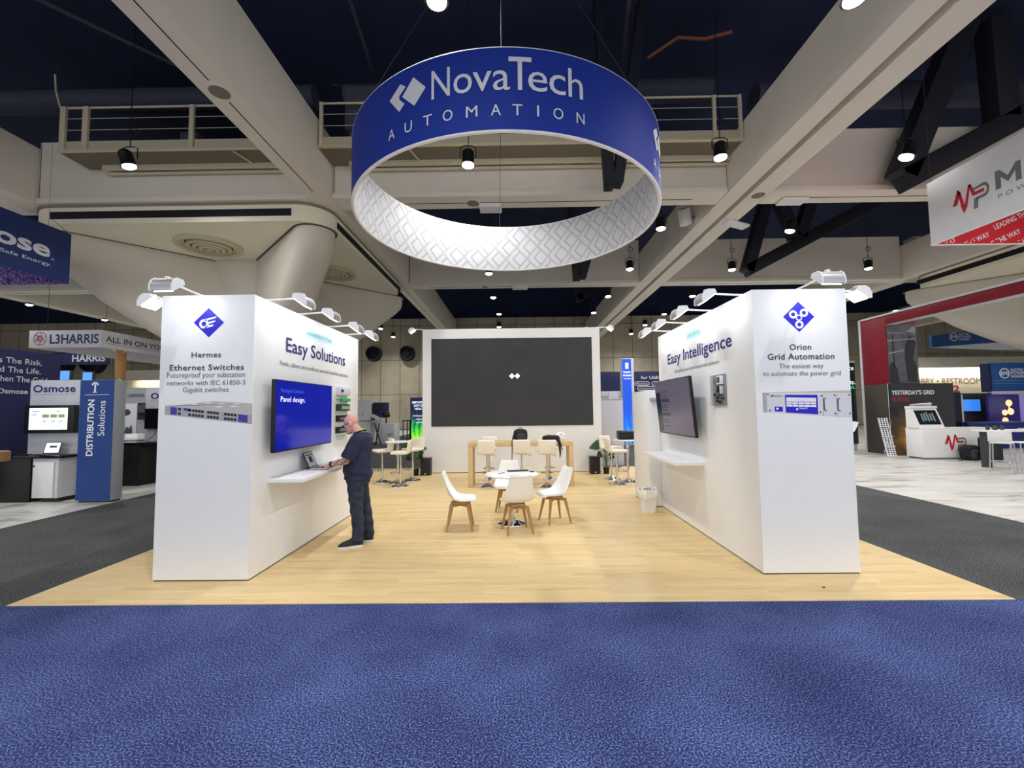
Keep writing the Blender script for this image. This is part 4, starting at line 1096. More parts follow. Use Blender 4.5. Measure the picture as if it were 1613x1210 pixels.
MB().tube([(-0.13, -0.03, 0.20), (-0.17, -0.12, 0.08), (-0.185, -0.25, -0.02), (-0.19, -0.26, -0.12), (-0.20, -0.265, -0.42)], [0.022, 0.022, 0.02, 0.012, 0.008], 8).build('shoulder_strap', FABBLK, t)
MB().tube([(-0.10, -0.06, 0.12), (-0.14, -0.20, 0.02), (-0.15, -0.265, -0.06), (-0.12, -0.27, -0.22)], 0.008, 6).build('hanging_strap', FABBLK, t)
t = thing('backpack', 'slumped black backpack on the oak table edge behind the right stool', 'backpack', (0.80, 10.0, 1.0125))
blob((-0.02, -0.01, 0.06), 0.20, 0.13, 0.075, 0.06, flat=0.0).build('body', FABBLK, t)
blob((-0.12, -0.02, 0.06), 0.07, 0.08, 0.045, 0.03, flat=0.001).build('side_pocket', FABBLK, t)
MB().tube([(0.08, -0.08, 0.07), (0.14, -0.15, 0.03), (0.155, -0.165, -0.06), (0.17, -0.17, -0.26), (0.16, -0.17, -0.36)], [0.03, 0.03, 0.03, 0.02, 0.008], 8).build('shoulder_strap', FABBLK, t)
MB().tube([(0.11, -0.08, 0.05), (0.17, -0.15, 0.02), (0.20, -0.165, -0.12), (0.215, -0.17, -0.20)], 0.010, 6).build('hanging_strap', FABBLK, t)
o = blob((0, 0, 0.09), 0.11, 0.09, 0.10, 0.22, f=7, n=14, flat=0.0).build('plastic_bag', mat('bag_white', rgb(240, 240, 238), 0.4), smooth=False, loc=(1.02, 10.15, 1.0125))
solo(o, 'crumpled white plastic bag on the right end of the oak table', 'bag')
o = MB().box(-0.06, 0.06, -0.04, 0.04, 0, 0.03, bev=0.006).build('small_box', GREYWHITE, loc=(0.40, 10.05, 1.0125)); solo(o, 'little pale box on the oak table between the two backpacks', 'box')

# ---- loudspeakers, plants, suitcase, bin
def speaker(x, label, y=11.78):
    t = thing('loudspeaker', label, 'loudspeaker', (x, y, FZ), group='black floor loudspeakers')
    MB().box(-0.13, 0.13, -0.15, 0.15, 0.0, 0.455, bev=0.012).build('cabinet', BLACK, t)
    MB().box(-0.118, 0.118, -0.158, -0.148, 0.015, 0.44, bev=0.004).build('grille', mat('grille_black', rgb(34, 34, 36), 0.7), t)
    MB().box(-0.02, 0.02, -0.162, -0.157, 0.035, 0.065).build('badge', SILVER, t)
speaker(-2.46, 'black loudspeaker on the floor at the left foot of the video wall')
speaker(2.075, 'black loudspeaker on the floor at the right foot of the video wall')
LEAF = mat('leaf_green', rgb(52, 98, 48), 0.45, vary=0.3, vscale=5)
STEM = mat('stem_green', rgb(92, 120, 62), 0.6)
SOIL = mat('soil', rgb(52, 40, 32), 0.95)
def leaf(mb, base, tip, w, up, split=True):
    """broad leaf with notched rim"""
    b, tp = Vector(base), Vector(tip); d = tp - b; L = d.length; d.normalize()
    s = d.cross(Vector(up)).normalized(); n = s.cross(d)
    N = 9; left = []; right = []; mid = []
    for i in range(N + 1):
        f = i / N
        ww = w * math.sin(PI * min(1, f ** 0.75)) ** 0.7
        if split and 1 < i < N - 1 and i % 2: ww *= 0.62
        dr = -0.25 * L * f * f
        c = b + d * (L * f) + Vector((0, 0, dr)) 
        mid.append(mb.bm.verts.new(c)); left.append(mb.bm.verts.new(c + s * ww + n * 0.15 * ww)); right.append(mb.bm.verts.new(c - s * ww + n * 0.15 * ww))
    for i in range(N):
        mb.bm.faces.new((mid[i], mid[i + 1], left[i + 1], left[i])); mb.bm.faces.new((right[i], right[i + 1], mid[i + 1], mid[i]))
def plant(x, y, label, stems, pr=0.085, ph=0.17):
    t = thing('potted_plant', label, 'potted plant', (x, y, FZ))
    MB().lathe([(pr * 0.75, 0), (pr * 0.8, 0.01), (pr, ph), (pr * 0.9, ph), (pr * 0.88, ph - 0.02)], n=24).build('pot', BLACK, t)
    MB().lathe([(pr * 0.87, ph - 0.03), (0.001, ph - 0.02)], n=18).build('soil', SOIL, t)
    sb = MB()
    for (tx, ty, tz, L, w) in stems:
        sb.tube([(0, 0, ph - 0.03), (tx * 0.25, ty * 0.25, ph + (tz - ph) * 0.5), (tx * 0.75, ty * 0.75, tz * 0.95), (tx, ty, tz)], 0.006, 6)
        mb = MB(); dirv = Vector((tx, ty, 0.0)); dirv = dirv.normalized() if dirv.length > 1e-3 else Vector((0, -1, 0))
        leaf(mb, (tx, ty, tz), (tx + dirv.x * L, ty + dirv.y * L, tz + 0.05), w, (0.1, -0.85, 0.55))
        bmesh.ops.solidify(mb.bm, geom=mb.bm.faces[:], thickness=0.003)
        mb.build('leaf', LEAF, t)
    sb.build('stem', STEM, t)
plant(2.37, 11.68, 'leafy potted plant with split leaves right of the right loudspeaker', [(-0.20, -0.08, 0.72, 0.30, 0.13), (-0.12, 0.04, 0.80, 0.22, 0.13), (-0.05, -0.16, 0.64, 0.24, 0.14), (0.06, -0.12, 0.54, 0.22, 0.13), (0.10, 0.05, 0.62, 0.18, 0.11), (-0.13, -0.12, 0.52, 0.22, 0.13), (0.03, -0.06, 0.78, 0.18, 0.11), (-0.03, -0.12, 0.44, 0.18, 0.12), (-0.08, -0.05, 0.74, 0.26, 0.13), (0.08, -0.1, 0.44, 0.16, 0.1), (-0.02, -0.1, 0.70, 0.2, 0.12)])
plant(-2.73, 11.72, 'leafy potted plant behind the bar stools left of the video wall', [(-0.2, 0.0, 0.80, 0.22, 0.12), (-0.1, -0.1, 0.74, 0.2, 0.12), (0.05, -0.06, 0.78, 0.22, 0.12), (0.12, -0.1, 0.60, 0.18, 0.12), (-0.14, -0.12, 0.62, 0.2, 0.12), (0.06, -0.16, 0.48, 0.16, 0.11), (-0.05, -0.16, 0.54, 0.18, 0.12), (0.13, 0.02, 0.70, 0.16, 0.10), (0.0, -0.14, 0.66, 0.2, 0.12), (0.1, -0.08, 0.50, 0.18, 0.11), (-0.1, -0.12, 0.46, 0.18, 0.11)])
t = thing('suitcase', 'black ribbed suitcase lying on the right bar table', 'suitcase', (2.66, 10.36, 1.0065))
MB().box(-0.27, 0.25, -0.16, 0.16, 0.0, 0.205, bev=0.035, seg=3).build('shell', BLACK, t)
MB().box(-0.272, 0.252, -0.163, 0.163, 0.098, 0.108).build('zip_seam', DARKGREY, t)
mb = MB()
for z in (0.05, 0.155): mb.box(-0.24, 0.22, -0.166, -0.158, z - 0.008, z + 0.008, bev=0.003)
mb.build('rib', BLACK, t)
MB().tube([(0.25, -0.06, 0.13), (0.29, -0.06, 0.13), (0.29, 0.06, 0.13), (0.25, 0.06, 0.13)], 0.009, 6).build('handle', BLACK, t)
for yy in (-0.12, 0.12): MB().lathe([(0.025, 0), (0.025, 0.03)], (0.262, yy, 0.02), 12).build('wheel', DARKGREY, t)
t = thing('waste_bin', 'white waste bin with plastic liner beside the right counter', 'waste bin', (2.19, 7.40, FZ))
MB().loft([[(p[0], p[1], z) for p in rrect(-a, a, -b, b, 0.03, 3)] for z, a, b in ((0, 0.105, 0.095), (0.35, 0.13, 0.12), (0.35, 0.12, 0.11), (0.02, 0.095, 0.085))]).build('bucket', mat('bin_white', rgb(234, 234, 230), 0.4), t)
def liner(u, v):
    a = 2 * PI * u; zz = [0.37, 0.385, 0.36, 0.30, 0.24][int(round(v * 4))]; k = [0.125, 0.14, 0.152, 0.148, 0.142][int(round(v * 4))]
    k *= 1 + 0.05 * math.sin(7 * a + v * 3) + 0.03 * math.sin(13 * a)
    e = 0.55
    return Vector((math.copysign(abs(math.cos(a)) ** e, math.cos(a)) * k, math.copysign(abs(math.sin(a)) ** e, math.sin(a)) * k * 0.93, zz + 0.015 * math.sin(5 * a + 1)))
MB().surf(liner, 48, 4, closed=True).build('liner', mat('liner_white', rgb(238, 238, 234), 0.3), t)
o = MB().box(-0.012, 0.012, -0.006, 0.006, 0, 0.008, bev=0.002).build('floor_scrap', BLACK, loc=(2.93, 4.30, FZ)); solo(o, 'tiny dark scrap on the wood floor in front of the right stand wall', 'scrap')

# ---- laptop on the left counter
t = thing('laptop', 'open laptop on the left counter in front of the standing person', 'laptop', (-2.575, 5.74, 1.0065), math.radians(8))
MB().box(-0.11, 0.11, -0.165, 0.165, 0.001, 0.016, bev=0.004).build('keyboard_base', SILVER, t)
MB().box(-0.06, 0.05, -0.14, 0.14, 0.016, 0.018).build('keys', BLACK, t)
Ml = Matrix.Translation((-0.105, 0, 0.014)) @ Matrix.Rotation(math.radians(-24), 4, 'Y')
q = MB().box(-0.006, 0.004, -0.165, 0.165, 0, 0.215, bev=0.003, M=Ml).build('lid', BLACK, t)
MB().box(0.004, 0.0055, -0.153, 0.153, 0.014, 0.203, M=Ml).build('screen', mat('laptop_screen', rgb(120, 124, 130), 0.25, emit=rgb(120, 124, 132), strength=0.5), q)
MB().box(0.0056, 0.0062, -0.06, 0.05, 0.07, 0.15, M=Ml).box(0.0056, 0.0062, -0.14, 0.14, 0.165, 0.18, M=Ml).build('screen_window', BLACK, q)

# ================================================================== THE PERSON AT THE LEFT COUNTER
def skin_mat():
    m = bpy.data.materials.new('skin_with_forearm_ink'); m.use_nodes = True
    nt = m.node_tree; b = nt.nodes['Principled BSDF']
    tc = nt.nodes.new('ShaderNodeTexCoord'); sp = nt.nodes.new('ShaderNodeSeparateXYZ'); nt.links.new(tc.outputs['Object'], sp.inputs[0])
    nz = nt.nodes.new('ShaderNodeTexNoise'); nz.inputs['Scale'].default_value = 38; nz.inputs['Detail'].default_value = 4
    nt.links.new(tc.outputs['Object'], nz.inputs['Vector'])
    # tattoos: dark patches on the forearms only (height and reach of the forearm)
    zz = mathn(nt, 'MULTIPLY', mathn(nt, 'LESS_THAN', sp.outputs['Z'], 1.2), mathn(nt, 'GREATER_THAN', sp.outputs['Z'], 0.98))
    xx = mathn(nt, 'MULTIPLY', mathn(nt, 'GREATER_THAN', sp.outputs['X'], -0.30), mathn(nt, 'LESS_THAN', sp.outputs['X'], 0.1))
    ink = mathn(nt, 'MULTIPLY', mathn(nt, 'MULTIPLY', zz, xx), ramp(nt, [(0.46, (0, 0, 0, 1)), (0.56, (1, 1, 1, 1))], nz.outputs['Fac']))
    mx = nt.nodes.new('ShaderNodeMix'); mx.data_type = 'RGBA'
    mx.inputs['A'].default_value = rgb(226, 170, 154); mx.inputs['B'].default_value = rgb(112, 96, 78)
    nt.links.new(ink, mx.inputs['Factor']); nt.links.new(mx.outputs['Result'], b.inputs['Base Color'])
    b.inputs['Roughness'].default_value = 0.5
    b.inputs['Subsurface Weight'].default_value = 0.08
    return m
SKIN = skin_mat()
def cloth_mat(name, c0, c1, sc, bump=0.4):
    m = bpy.data.materials.new(name); m.use_nodes = True
    nt = m.node_tree; b = nt.nodes['Principled BSDF']
    tc = nt.nodes.new('ShaderNodeTexCoord'); nz = nt.nodes.new('ShaderNodeTexNoise'); nz.inputs['Scale'].default_value = sc; nz.inputs['Detail'].default_value = 5
    nt.links.new(tc.outputs['Object'], nz.inputs['Vector'])
    nt.links.new(ramp(nt, [(0.3, c0), (0.7, c1)], nz.outputs['Fac']), b.inputs['Base Color'])
    b.inputs['Roughness'].default_value = 0.85
    bp = nt.nodes.new('ShaderNodeBump'); bp.inputs['Strength'].default_value = bump; bp.inputs['Distance'].default_value = 0.02
    n2 = nt.nodes.new('ShaderNodeTexNoise'); n2.inputs['Scale'].default_value = 9; n2.inputs['Detail'].default_value = 2
    nt.links.new(tc.outputs['Object'], n2.inputs['Vector'])
    nt.links.new(n2.outputs['Fac'], bp.inputs['Height']); nt.links.new(bp.outputs['Normal'], b.inputs['Normal'])
    return m
SHIRT = cloth_mat('navy_shirt', rgb(28, 34, 62), rgb(38, 44, 74), 14)
JEANS = cloth_mat('dark_jeans', rgb(26, 33, 48), rgb(46, 55, 74), 10)

def fuse(mb, voxel, smooth_it=6, fac=0.5):
    """union of overlapping closed shapes into one continuous skin"""
    me = bpy.data.meshes.new('tmp'); bmesh.ops.recalc_face_normals(mb.bm, faces=mb.bm.faces); mb.bm.to_mesh(me); mb.bm.free()
    o = bpy.data.objects.new('tmp', me); COL.objects.link(o)
    r = o.modifiers.new('r', 'REMESH'); r.mode = 'VOXEL'; r.voxel_size = voxel; r.use_smooth_shade = True
    s = o.modifiers.new('s', 'SMOOTH'); s.iterations = smooth_it; s.factor = fac
    dg = bpy.context.evaluated_depsgraph_get(); dg.update()
    out = bpy.data.meshes.new_from_object(o.evaluated_get(dg))
    bpy.data.objects.remove(o); bpy.data.meshes.remove(me)
    return out
def link_mesh(me, name, m, parent):
    me.materials.clear(); me.materials.append(m); me.name = name
    for p in me.polygons: p.use_smooth = True
    o = bpy.data.objects.new(name, me); COL.objects.link(o); o.parent = parent
    return o

P = thing('person', 'bald person in navy shirt and dark jeans standing at the left counter using a laptop', 'person', (-2.10, 5.755, FZ))
# local frame: faces -x, own left is -y (towards the camera)
def limb(mb, pts, rs, n=14): 
    mb.tube(pts, rs, n)
    for p, r in zip(pts, rs): mb.ball(p, r * 0.995, n=12)
SH_L, SH_R = (0.045, -0.185, 1.375), (0.035, 0.185, 1.375)
EL_L, EL_R = (-0.065, -0.262, 1.115), (-0.075, 0.245, 1.11)
WR_L, WR_R = (-0.305, -0.175, 1.058), (-0.31, 0.12, 1.058)
HEADC = Vector((-0.105, 0.0, 1.575))
Hm = Matrix.Translation(HEADC) @ Matrix.Rotation(math.radians(-24), 4, 'Y')   # bowed forward (towards -x)
b = MB()
# torso, pelvis, neck
b.ell([(0.0, 0, 0.86, 0.13, 0.165), (0.0, 0, 0.95, 0.145, 0.175), (-0.015, 0, 1.05, 0.145, 0.165), (-0.01, 0, 1.18, 0.14, 0.17), (0.015, 0, 1.30, 0.135, 0.185), (0.035, 0, 1.38, 0.105, 0.18), (0.03, 0, 1.43, 0.07, 0.11)], 22)
limb(b, [(0.03, 0, 1.38), (0.0, 0, 1.45), (-0.055, 0, 1.535)], [0.075, 0.064, 0.06])
# skull, jaw and face in the head's own frame (face towards -x)
b.ball((0.015, 0, 0.03), 0.098, 0.076, 0.092, M=Hm, n=20)
b.ball((-0.03, 0, -0.03), 0.066, 0.062, 0.085, M=Hm, n=18)
b.ball((-0.05, 0, -0.085), 0.046, 0.046, 0.036, M=Hm, n=14)
b.ball((-0.068, 0, 0.028), 0.026, 0.055, 0.014, M=Hm, n=12)       # brow
b.loft([[(p[0], p[1], p[2]) for p in ring] for ring in [
    [(-0.082, -0.008, 0.012), (-0.082, 0.008, 0.012), (-0.07, 0.011, 0.012), (-0.07, -0.011, 0.012)],
    [(-0.104, -0.011, -0.02), (-0.104, 0.011, -0.02), (-0.075, 0.017, -0.02), (-0.075, -0.017, -0.02)],
    [(-0.096, -0.013, -0.034), (-0.096, 0.013, -0.034), (-0.07, 0.018, -0.034), (-0.07, -0.018, -0.034)]]], True, Hm)   # nose
b.ball((-0.085, 0, -0.056), 0.012, 0.024, 0.006, M=Hm, n=10)      # upper lip
b.ball((-0.083, 0, -0.068), 0.012, 0.021, 0.006, M=Hm, n=10)      # lower lip
for s in (-1, 1):
    b.ball((0.012, s * 0.079, -0.012), 0.022, 0.010, 0.034, M=Hm, n=12)   # ears
    b.ball((-0.045, s * 0.042, -0.012), 0.03, 0.018, 0.022, M=Hm, n=10)   # cheeks
# arms
for S_, E_, W_ in ((SH_L, EL_L, WR_L), (SH_R, EL_R, WR_R)):
    limb(b, [S_, tuple((Vector(S_) + Vector(E_)) / 2), E_], [0.064, 0.055, 0.046])
    mid = (Vector(E_) * 0.62 + Vector(W_) * 0.38)
    limb(b, [E_, tuple(mid), W_], [0.045, 0.044, 0.029])
# hands: palm, four bent fingers of different length and a thumb from the side of the palm
for W_, s in ((WR_L, -1), (WR_R, 1)):
    w = Vector(W_); hd = Vector((-0.94, -s * 0.30, -0.16)).normalized(); side = Vector((0, 0, 1)).cross(hd).normalized(); upv = hd.cross(side) * 1.0
    if upv.z < 0: upv = -upv
    k0 = w + hd * 0.085
    R0 = []
    for t_, hw_, ht_ in ((-0.01, 0.026, 0.022), (0.03, 0.036, 0.018), (0.06, 0.041, 0.016), (0.088, 0.040, 0.013)):
        c = w + hd * t_
        R0.append([tuple(c + side * hw_ * math.cos(k) + upv * ht_ * math.sin(k)) for k in [2 * PI * i / 14 for i in range(14)]])
    b.loft(R0)
    for i, (off, L) in enumerate(((-0.030, 0.062), (-0.010, 0.073), (0.011, 0.069), (0.031, 0.054))):
        k = k0 + side * off
        p1 = k + hd * L * 0.5 + upv * 0.004; p2 = p1 + hd * L * 0.32 - upv * 0.014; p3 = p2 + hd * L * 0.16 - upv * 0.014
        limb(b, [tuple(k - hd * 0.01), tuple(p1), tuple(p2), tuple(p3)], [0.0098, 0.0092, 0.0084, 0.0074], 8)
    inner = side if (side.y * -s) > 0 else -side
    th0 = w + hd * 0.028 + inner * 0.028
    limb(b, [tuple(th0), tuple(th0 + hd * 0.030 + inner * 0.022 - upv * 0.006), tuple(th0 + hd * 0.056 + inner * 0.030 - upv * 0.014)], [0.013, 0.0105, 0.0088], 8)
# legs and feet
AN_L, AN_R = (0.035, -0.085, 0.085), (0.10, 0.115, 0.085)
for y0, A, fy in ((-0.088, AN_L, 0.42), (0.088, AN_R, 0.11)):
    kn = ((A[0] - 0.0) * 0.5 - 0.005, (y0 + A[1]) / 2, 0.49)
    limb(b, [(0.0, y0, 0.90), (0.0, y0, 0.72), kn, (kn[0] + (A[0] - kn[0]) * 0.4 + 0.012, (kn[1] + A[1]) / 2, 0.33), A], [0.098, 0.086, 0.060, 0.056, 0.030])
    limb(b, [(A[0], A[1], 0.07), (A[0] - 0.07, A[1] - 0.07 * fy, 0.048), (A[0] - 0.13, A[1] - 0.13 * fy, 0.040)], [0.028, 0.026, 0.022])
body = link_mesh(fuse(b, 0.0062, 3), 'body', SKIN, P)

# shirt
c = MB()
c.ell([(0.0, 0, 0.855, 0.170, 0.200), (0.0, 0, 0.90, 0.176, 0.205), (-0.012, 0, 1.0, 0.182, 0.203), (-0.018, 0, 1.10, 0.180, 0.200), (-0.008, 0, 1.22, 0.172, 0.203), (0.018, 0, 1.32, 0.158, 0.212), (0.036, 0, 1.395, 0.122, 0.195), (0.030, 0, 1.435, 0.085, 0.125), (0.02, 0, 1.462, 0.075, 0.085)], 28)
for S_, E_ in ((SH_L, EL_L), (SH_R, EL_R)):
    S2, E2 = Vector(S_), Vector(E_)
    limb(c, [tuple(S2 + Vector((0.0, 0, -0.005))), tuple(S2.lerp(E2, 0.45))], [0.086, 0.088])
    c.tube([tuple(S2.lerp(E2, 0.4)), tuple(S2.lerp(E2, 0.92))], [0.088, 0.085], 16)
me = fuse(c, 0.009, 5)
for v in me.vertices:   # soft folds round the waist and sleeves
    x, y, z = v.co
    k = 0.006 * math.sin(55 * z + 6 * y + 4 * x) * max(0, min(1, (1.15 - z) / 0.2)) + 0.005 * math.sin(38 * z - 26 * abs(y)) * (1 if abs(y) > 0.17 else 0.3)
    d = Vector((x, y, 0)); 
    if d.length > 0.02: v.co += d.normalized() * k
shirt = link_mesh(me, 'shirt', SHIRT, P)
# collar and lanyard
nb = MB()
ring_ = [(0.012 + 0.078 * math.cos(a), 0.083 * math.sin(a), 1.467 + 0.028 * math.cos(a)) for a in [2 * PI * i / 24 for i in range(25)]]
nb.tube(ring_, 0.011, 8).build('collar', SHIRT, P)
lan = [(0.020 + 0.070 * math.cos(a), 0.078 * math.sin(a), 1.482 + 0.026 * math.cos(a)) for a in [-PI * 0.75 + 1.5 * PI * i / 20 for i in range(21)]]
lan = [(-0.14, -0.03, 1.30)] + [(-0.09, -0.055, 1.40)] + lan + [(-0.09, 0.055, 1.40), (-0.14, 0.03, 1.30)]
mb = MB(); mb.tube(lan, 0.008, 6)
q = mb.build('lanyard', mat('lanyard_lime', rgb(176, 206, 92), 0.5), P); q['label'] = 'lime green lanyard around the neck'
# jeans
j = MB()
j.ell([(0.0, 0, 0.80, 0.145, 0.185), (0.0, 0, 0.88, 0.155, 0.188), (-0.003, 0, 0.96, 0.150, 0.182)], 24)
for y0, A in ((-0.088, AN_L), (0.088, AN_R)):
    kn = ((A[0] - 0.0) * 0.5 - 0.005, (y0 + A[1]) / 2, 0.49)
    pts = [(0.0, y0, 0.86), (0.0, y0, 0.72), (kn[0] - 0.004, kn[1], 0.52), (kn[0] + (A[0] - kn[0]) * 0.4 + 0.01, (kn[1] + A[1]) / 2, 0.32), (A[0], A[1], 0.14), (A[0] - 0.006, A[1], 0.075)]
    j.tube(pts, [0.112, 0.104, 0.084, 0.079, 0.074, 0.076], 18)
me = fuse(j, 0.009, 4)
for v in me.vertices:
    x, y, z = v.co
    v.co.x += 0.005 * math.sin(44 * z + 20 * y) * (1 if z < 0.62 else 0.4) ; v.co.y += 0.004 * math.sin(52 * z + 18 * x) * (1 if z < 0.7 else 0.4)
link_mesh(me, 'jeans', JEANS, P)
mb = MB(); mb.box(-0.03, 0.10, -0.199, -0.191, 0.73, 0.845, bev=0.004); mb.build('hip_pocket', JEANS, P)
# shoes
for A, yaw in ((AN_L, math.radians(24)), (AN_R, math.radians(6))):
    Ms = Matrix.Translation((A[0] + 0.055, A[1] + 0.01, 0)) @ Matrix.Rotation(yaw, 4, 'Z')
    def foot(xs, s=1.0):
        return [(-0.30 * f, 0.0, w * s) for f, w in xs]
    outline = [(0.0, 0.0), (0.004, 0.030), (-0.04, 0.040), (-0.11, 0.037), (-0.19, 0.047), (-0.25, 0.046), (-0.285, 0.030), (-0.298, 0.0), (-0.285, -0.026), (-0.25, -0.040), (-0.19, -0.043), (-0.11, -0.036), (-0.04, -0.038), (0.004, -0.030)]
    outline = outline[1:7] + [outline[7]] + outline[8:]
    MB().loft([[(x, y, 0.0) for x, y in outline], [(x * 1.01, y * 1.05, 0.012) for x, y in outline], [(x * 1.01, y * 1.05, 0.030) for x, y in outline]], True, Ms).build('shoe_sole', mat('sole_white', rgb(222, 222, 220), 0.5), P)
    up = []
    for zf, sc, tail in ((0.029, 1.0, 0), (0.05, 0.97, 0.0), (0.07, 0.86, 0.045), (0.088, 0.72, 0.10), (0.105, 0.62, 0.155)):
        up.append([(max(x, -0.298 + tail) * (0.99), y * sc, zf) for x, y in outline])
    MB().loft(up, True, Ms).build('shoe', mat('shoe_black', rgb(30, 32, 40), 0.6), P)
    mb = MB()
    for k in range(4):
        x = -0.125 - 0.022 * k; z = 0.098 - 0.012 * k
        mb.tube([(x, -0.024, z - 0.004), (x - 0.006, 0, z + 0.004), (x, 0.026, z - 0.004)], 0.004, 5, M=Ms)
    mb.build('shoe_laces', mat('lace_grey', rgb(150, 152, 160), 0.6), P)
# glasses, beard, eyes, watch
g = MB()
for s in (-1, 1):
    rr_ = [(-0.094, s * (0.034 + 0.024 * math.cos(a)), 0.006 + 0.017 * math.sin(a)) for a in [2 * PI * i / 16 for i in range(17)]]
    g.tube(rr_, 0.0034, 6, M=Hm)
    g.tube([(-0.092, s * 0.058, 0.012), (-0.04, s * 0.078, 0.010), (0.012, s * 0.084, 0.006)], 0.0034, 6, M=Hm)
g.tube([(-0.094, -0.011, 0.01), (-0.098, 0, 0.013), (-0.094, 0.011, 0.01)], 0.0032, 6, M=Hm)
g.build('glasses', BLACK, P)
e = MB()
for s in (-1, 1): e.ball((-0.077, s * 0.032, 0.005), 0.011, 0.013, 0.009, M=Hm, n=10)
q = e.build('eyes', INKWHITE, P)
e = MB()
for s in (-1, 1): e.ball((-0.087, s * 0.033, 0.003), 0.003, 0.0055, 0.0055, M=Hm, n=8)
e.build('iris', mat('iris_dark', rgb(50, 40, 34), 0.3), q)
bd = MB()
bd.ball((-0.062, 0, -0.098), 0.038, 0.040, 0.026, M=Hm, n=14)
q = bd.build('beard', mat('beard_grey', rgb(190, 170, 156), 0.9), P); q['label'] = 'short pale grey beard'
wv = Vector(WR_L); dirw = (Vector(WR_L) - Vector(EL_L)).normalized(); wc = wv - dirw * 0.03
Mw = Matrix.Translation(wc) @ dirw.to_track_quat('Z', 'Y').to_matrix().to_4x4()
MB().lathe([(0.033, -0.012), (0.037, -0.012), (0.037, 0.012), (0.033, 0.012)], n=20, M=Mw).build('watch_strap', BLACK, P)
MB().lathe([(0.02, 0.0), (0.02, 0.008), (0.001, 0.009)], n=16, M=Matrix.Translation(wc + Vector((0.0, -0.028, 0.022))) @ Vector((0, -0.7, 0.7)).to_track_quat('Z', 'Y').to_matrix().to_4x4()).build('watch_face', DARKGREY, P)

# ================================================================== NEIGHBOURING STANDS
NAVY = mat('panel_navy', rgb(30, 38, 84), 0.55, vary=0.05)
BRANDBLUE = mat('panel_blue', rgb(24, 62, 132), 0.5, vary=0.05)
EPBLUE = mat('panel_ocean_blue', rgb(22, 84, 150), 0.5)
REDM = mat('logo_red', rgb(200, 28, 48), 0.5)
def W(x0, x1, y0, y1, z0, z1, name, m, parent, bev=0.004): return MB().box(x0, x1, y0, y1, z0, z1, bev=bev).build(name, m, parent, world=True)
def scr(name, col, st=0.8): return mat(name, rgb(*col), 0.2, emit=rgb(*col), strength=st * 0.72)

# ---- upper left: hanging square sign (only its near side shows)
t = thing('hanging_banner', 'dark blue square hanging sign at the left edge with white lettering', 'hanging sign', (-12.8, 9.2, 5.48))
VIOLET = None
def violet_print():
    m = bpy.data.materials.new('violet_mesh_print'); m.use_nodes = True
    nt = m.node_tree; b = nt.nodes['Principled BSDF']
    tc = nt.nodes.new('ShaderNodeTexCoord'); nz = nt.nodes.new('ShaderNodeTexNoise'); nz.inputs['Scale'].default_value = 9; nz.inputs['Detail'].default_value = 6; nz.inputs['Distortion'].default_value = 2
    nt.links.new(tc.outputs['Object'], nz.inputs['Vector'])
    nt.links.new(ramp(nt, [(0.42, rgb(58, 44, 120)), (0.52, rgb(110, 74, 170)), (0.57, rgb(214, 190, 236)), (0.62, rgb(84, 58, 140))], nz.outputs['Fac']), b.inputs['Base Color'])
    b.inputs['Roughness'].default_value = 0.8
    return m
VIOLET = violet_print()
SIGNNAVY = mat('banner_navy', rgb(30, 52, 112), 0.7, vary=0.05)
W(-12.83, -12.8, 6.4, 12.1, 5.47, 6.93, 'face_panel', SIGNNAVY, t)
W(-18.5, -12.83, 12.07, 12.1, 5.47, 6.93, 'back_panel', VIOLET, t)
W(-18.5, -18.47, 6.4, 12.07, 5.47, 6.93, 'outer_panel', SIGNNAVY, t)
W(-18.5, -12.83, 6.4, 6.43, 5.47, 6.93, 'near_panel', SIGNNAVY, t)
lettering(t, SIGNGREY, [('Osmose', 8.45, 11.56, 6.06, 6.46, 0.03), ('Resilient Networks. Safe Energy.', 8.3, 11.62, 5.82, 5.91, 0.0), ('\u00ae', 11.59, 11.67, 6.0, 6.06, 0.0)], FX(-12.8, 1), 'white lettering')
MB().tube([(-12.82, 11.5, 6.93), (-12.82, 11.5, 13.2)], 0.003, 5).tube([(-12.82, 12.05, 6.93), (-13.8, 12.5, 7.55)], 0.006, 5).build('suspension_cable', PIPE, t, world=True)

# ---- slanted ring banner with wooden post
t = thing('overhead_banner', 'white overhead banner with red globe emblem behind the left stand', 'hanging sign', (-15.6, 14.7, 4.05))
BANW = mat('banner_white', rgb(206, 208, 216), 0.6)
W(-16.86, -14.33, 14.7, 14.78, 4.05, 4.65, 'front_panel', BANW, t)
W(-14.41, -14.33, 14.782, 20.5, 4.05, 4.65, 'side_panel', BANW, t)
W(-16.86, -16.78, 14.782, 20.5, 4.05, 4.65, 'side_panel', BANW, t)
W(-16.78, -14.41, 20.42, 20.5, 4.05, 4.65, 'back_panel', BANW, t)
lettering(t, mat('ink_deep_navy', rgb(30, 40, 92), 0.5), [('L3HARRIS', -16.13, -14.42, 4.19, 4.50, 0.02)], FY(14.7), 'navy lettering')
lettering(t, INK, [('ALL IN ON YOUR MISSION', 14.86, 19.0, 4.27, 4.46, 0.02)], FX(-14.33, 1), 'charcoal lettering')
plate(t, INK, [rect(14.86, 19.0, 4.20, 4.212)], FX(-14.33, 1), 0.004, 'underline')
mb = MB(); Fg = FY(14.7); gx, gz, gr = -16.47, 4.37, 0.235
ringpoly(mb, gx, gz, gr - 0.018, gr, Fg)
def bar2(mb, F, a, b, w, d=0.004):
    a, b = Vector(a), Vector(b); n = (b - a).normalized(); n = Vector((-n.y, n.x)) * w / 2
    mb.prism([tuple(a - n), tuple(b - n), tuple(b + n), tuple(a + n)], 0.001, d, M=F)
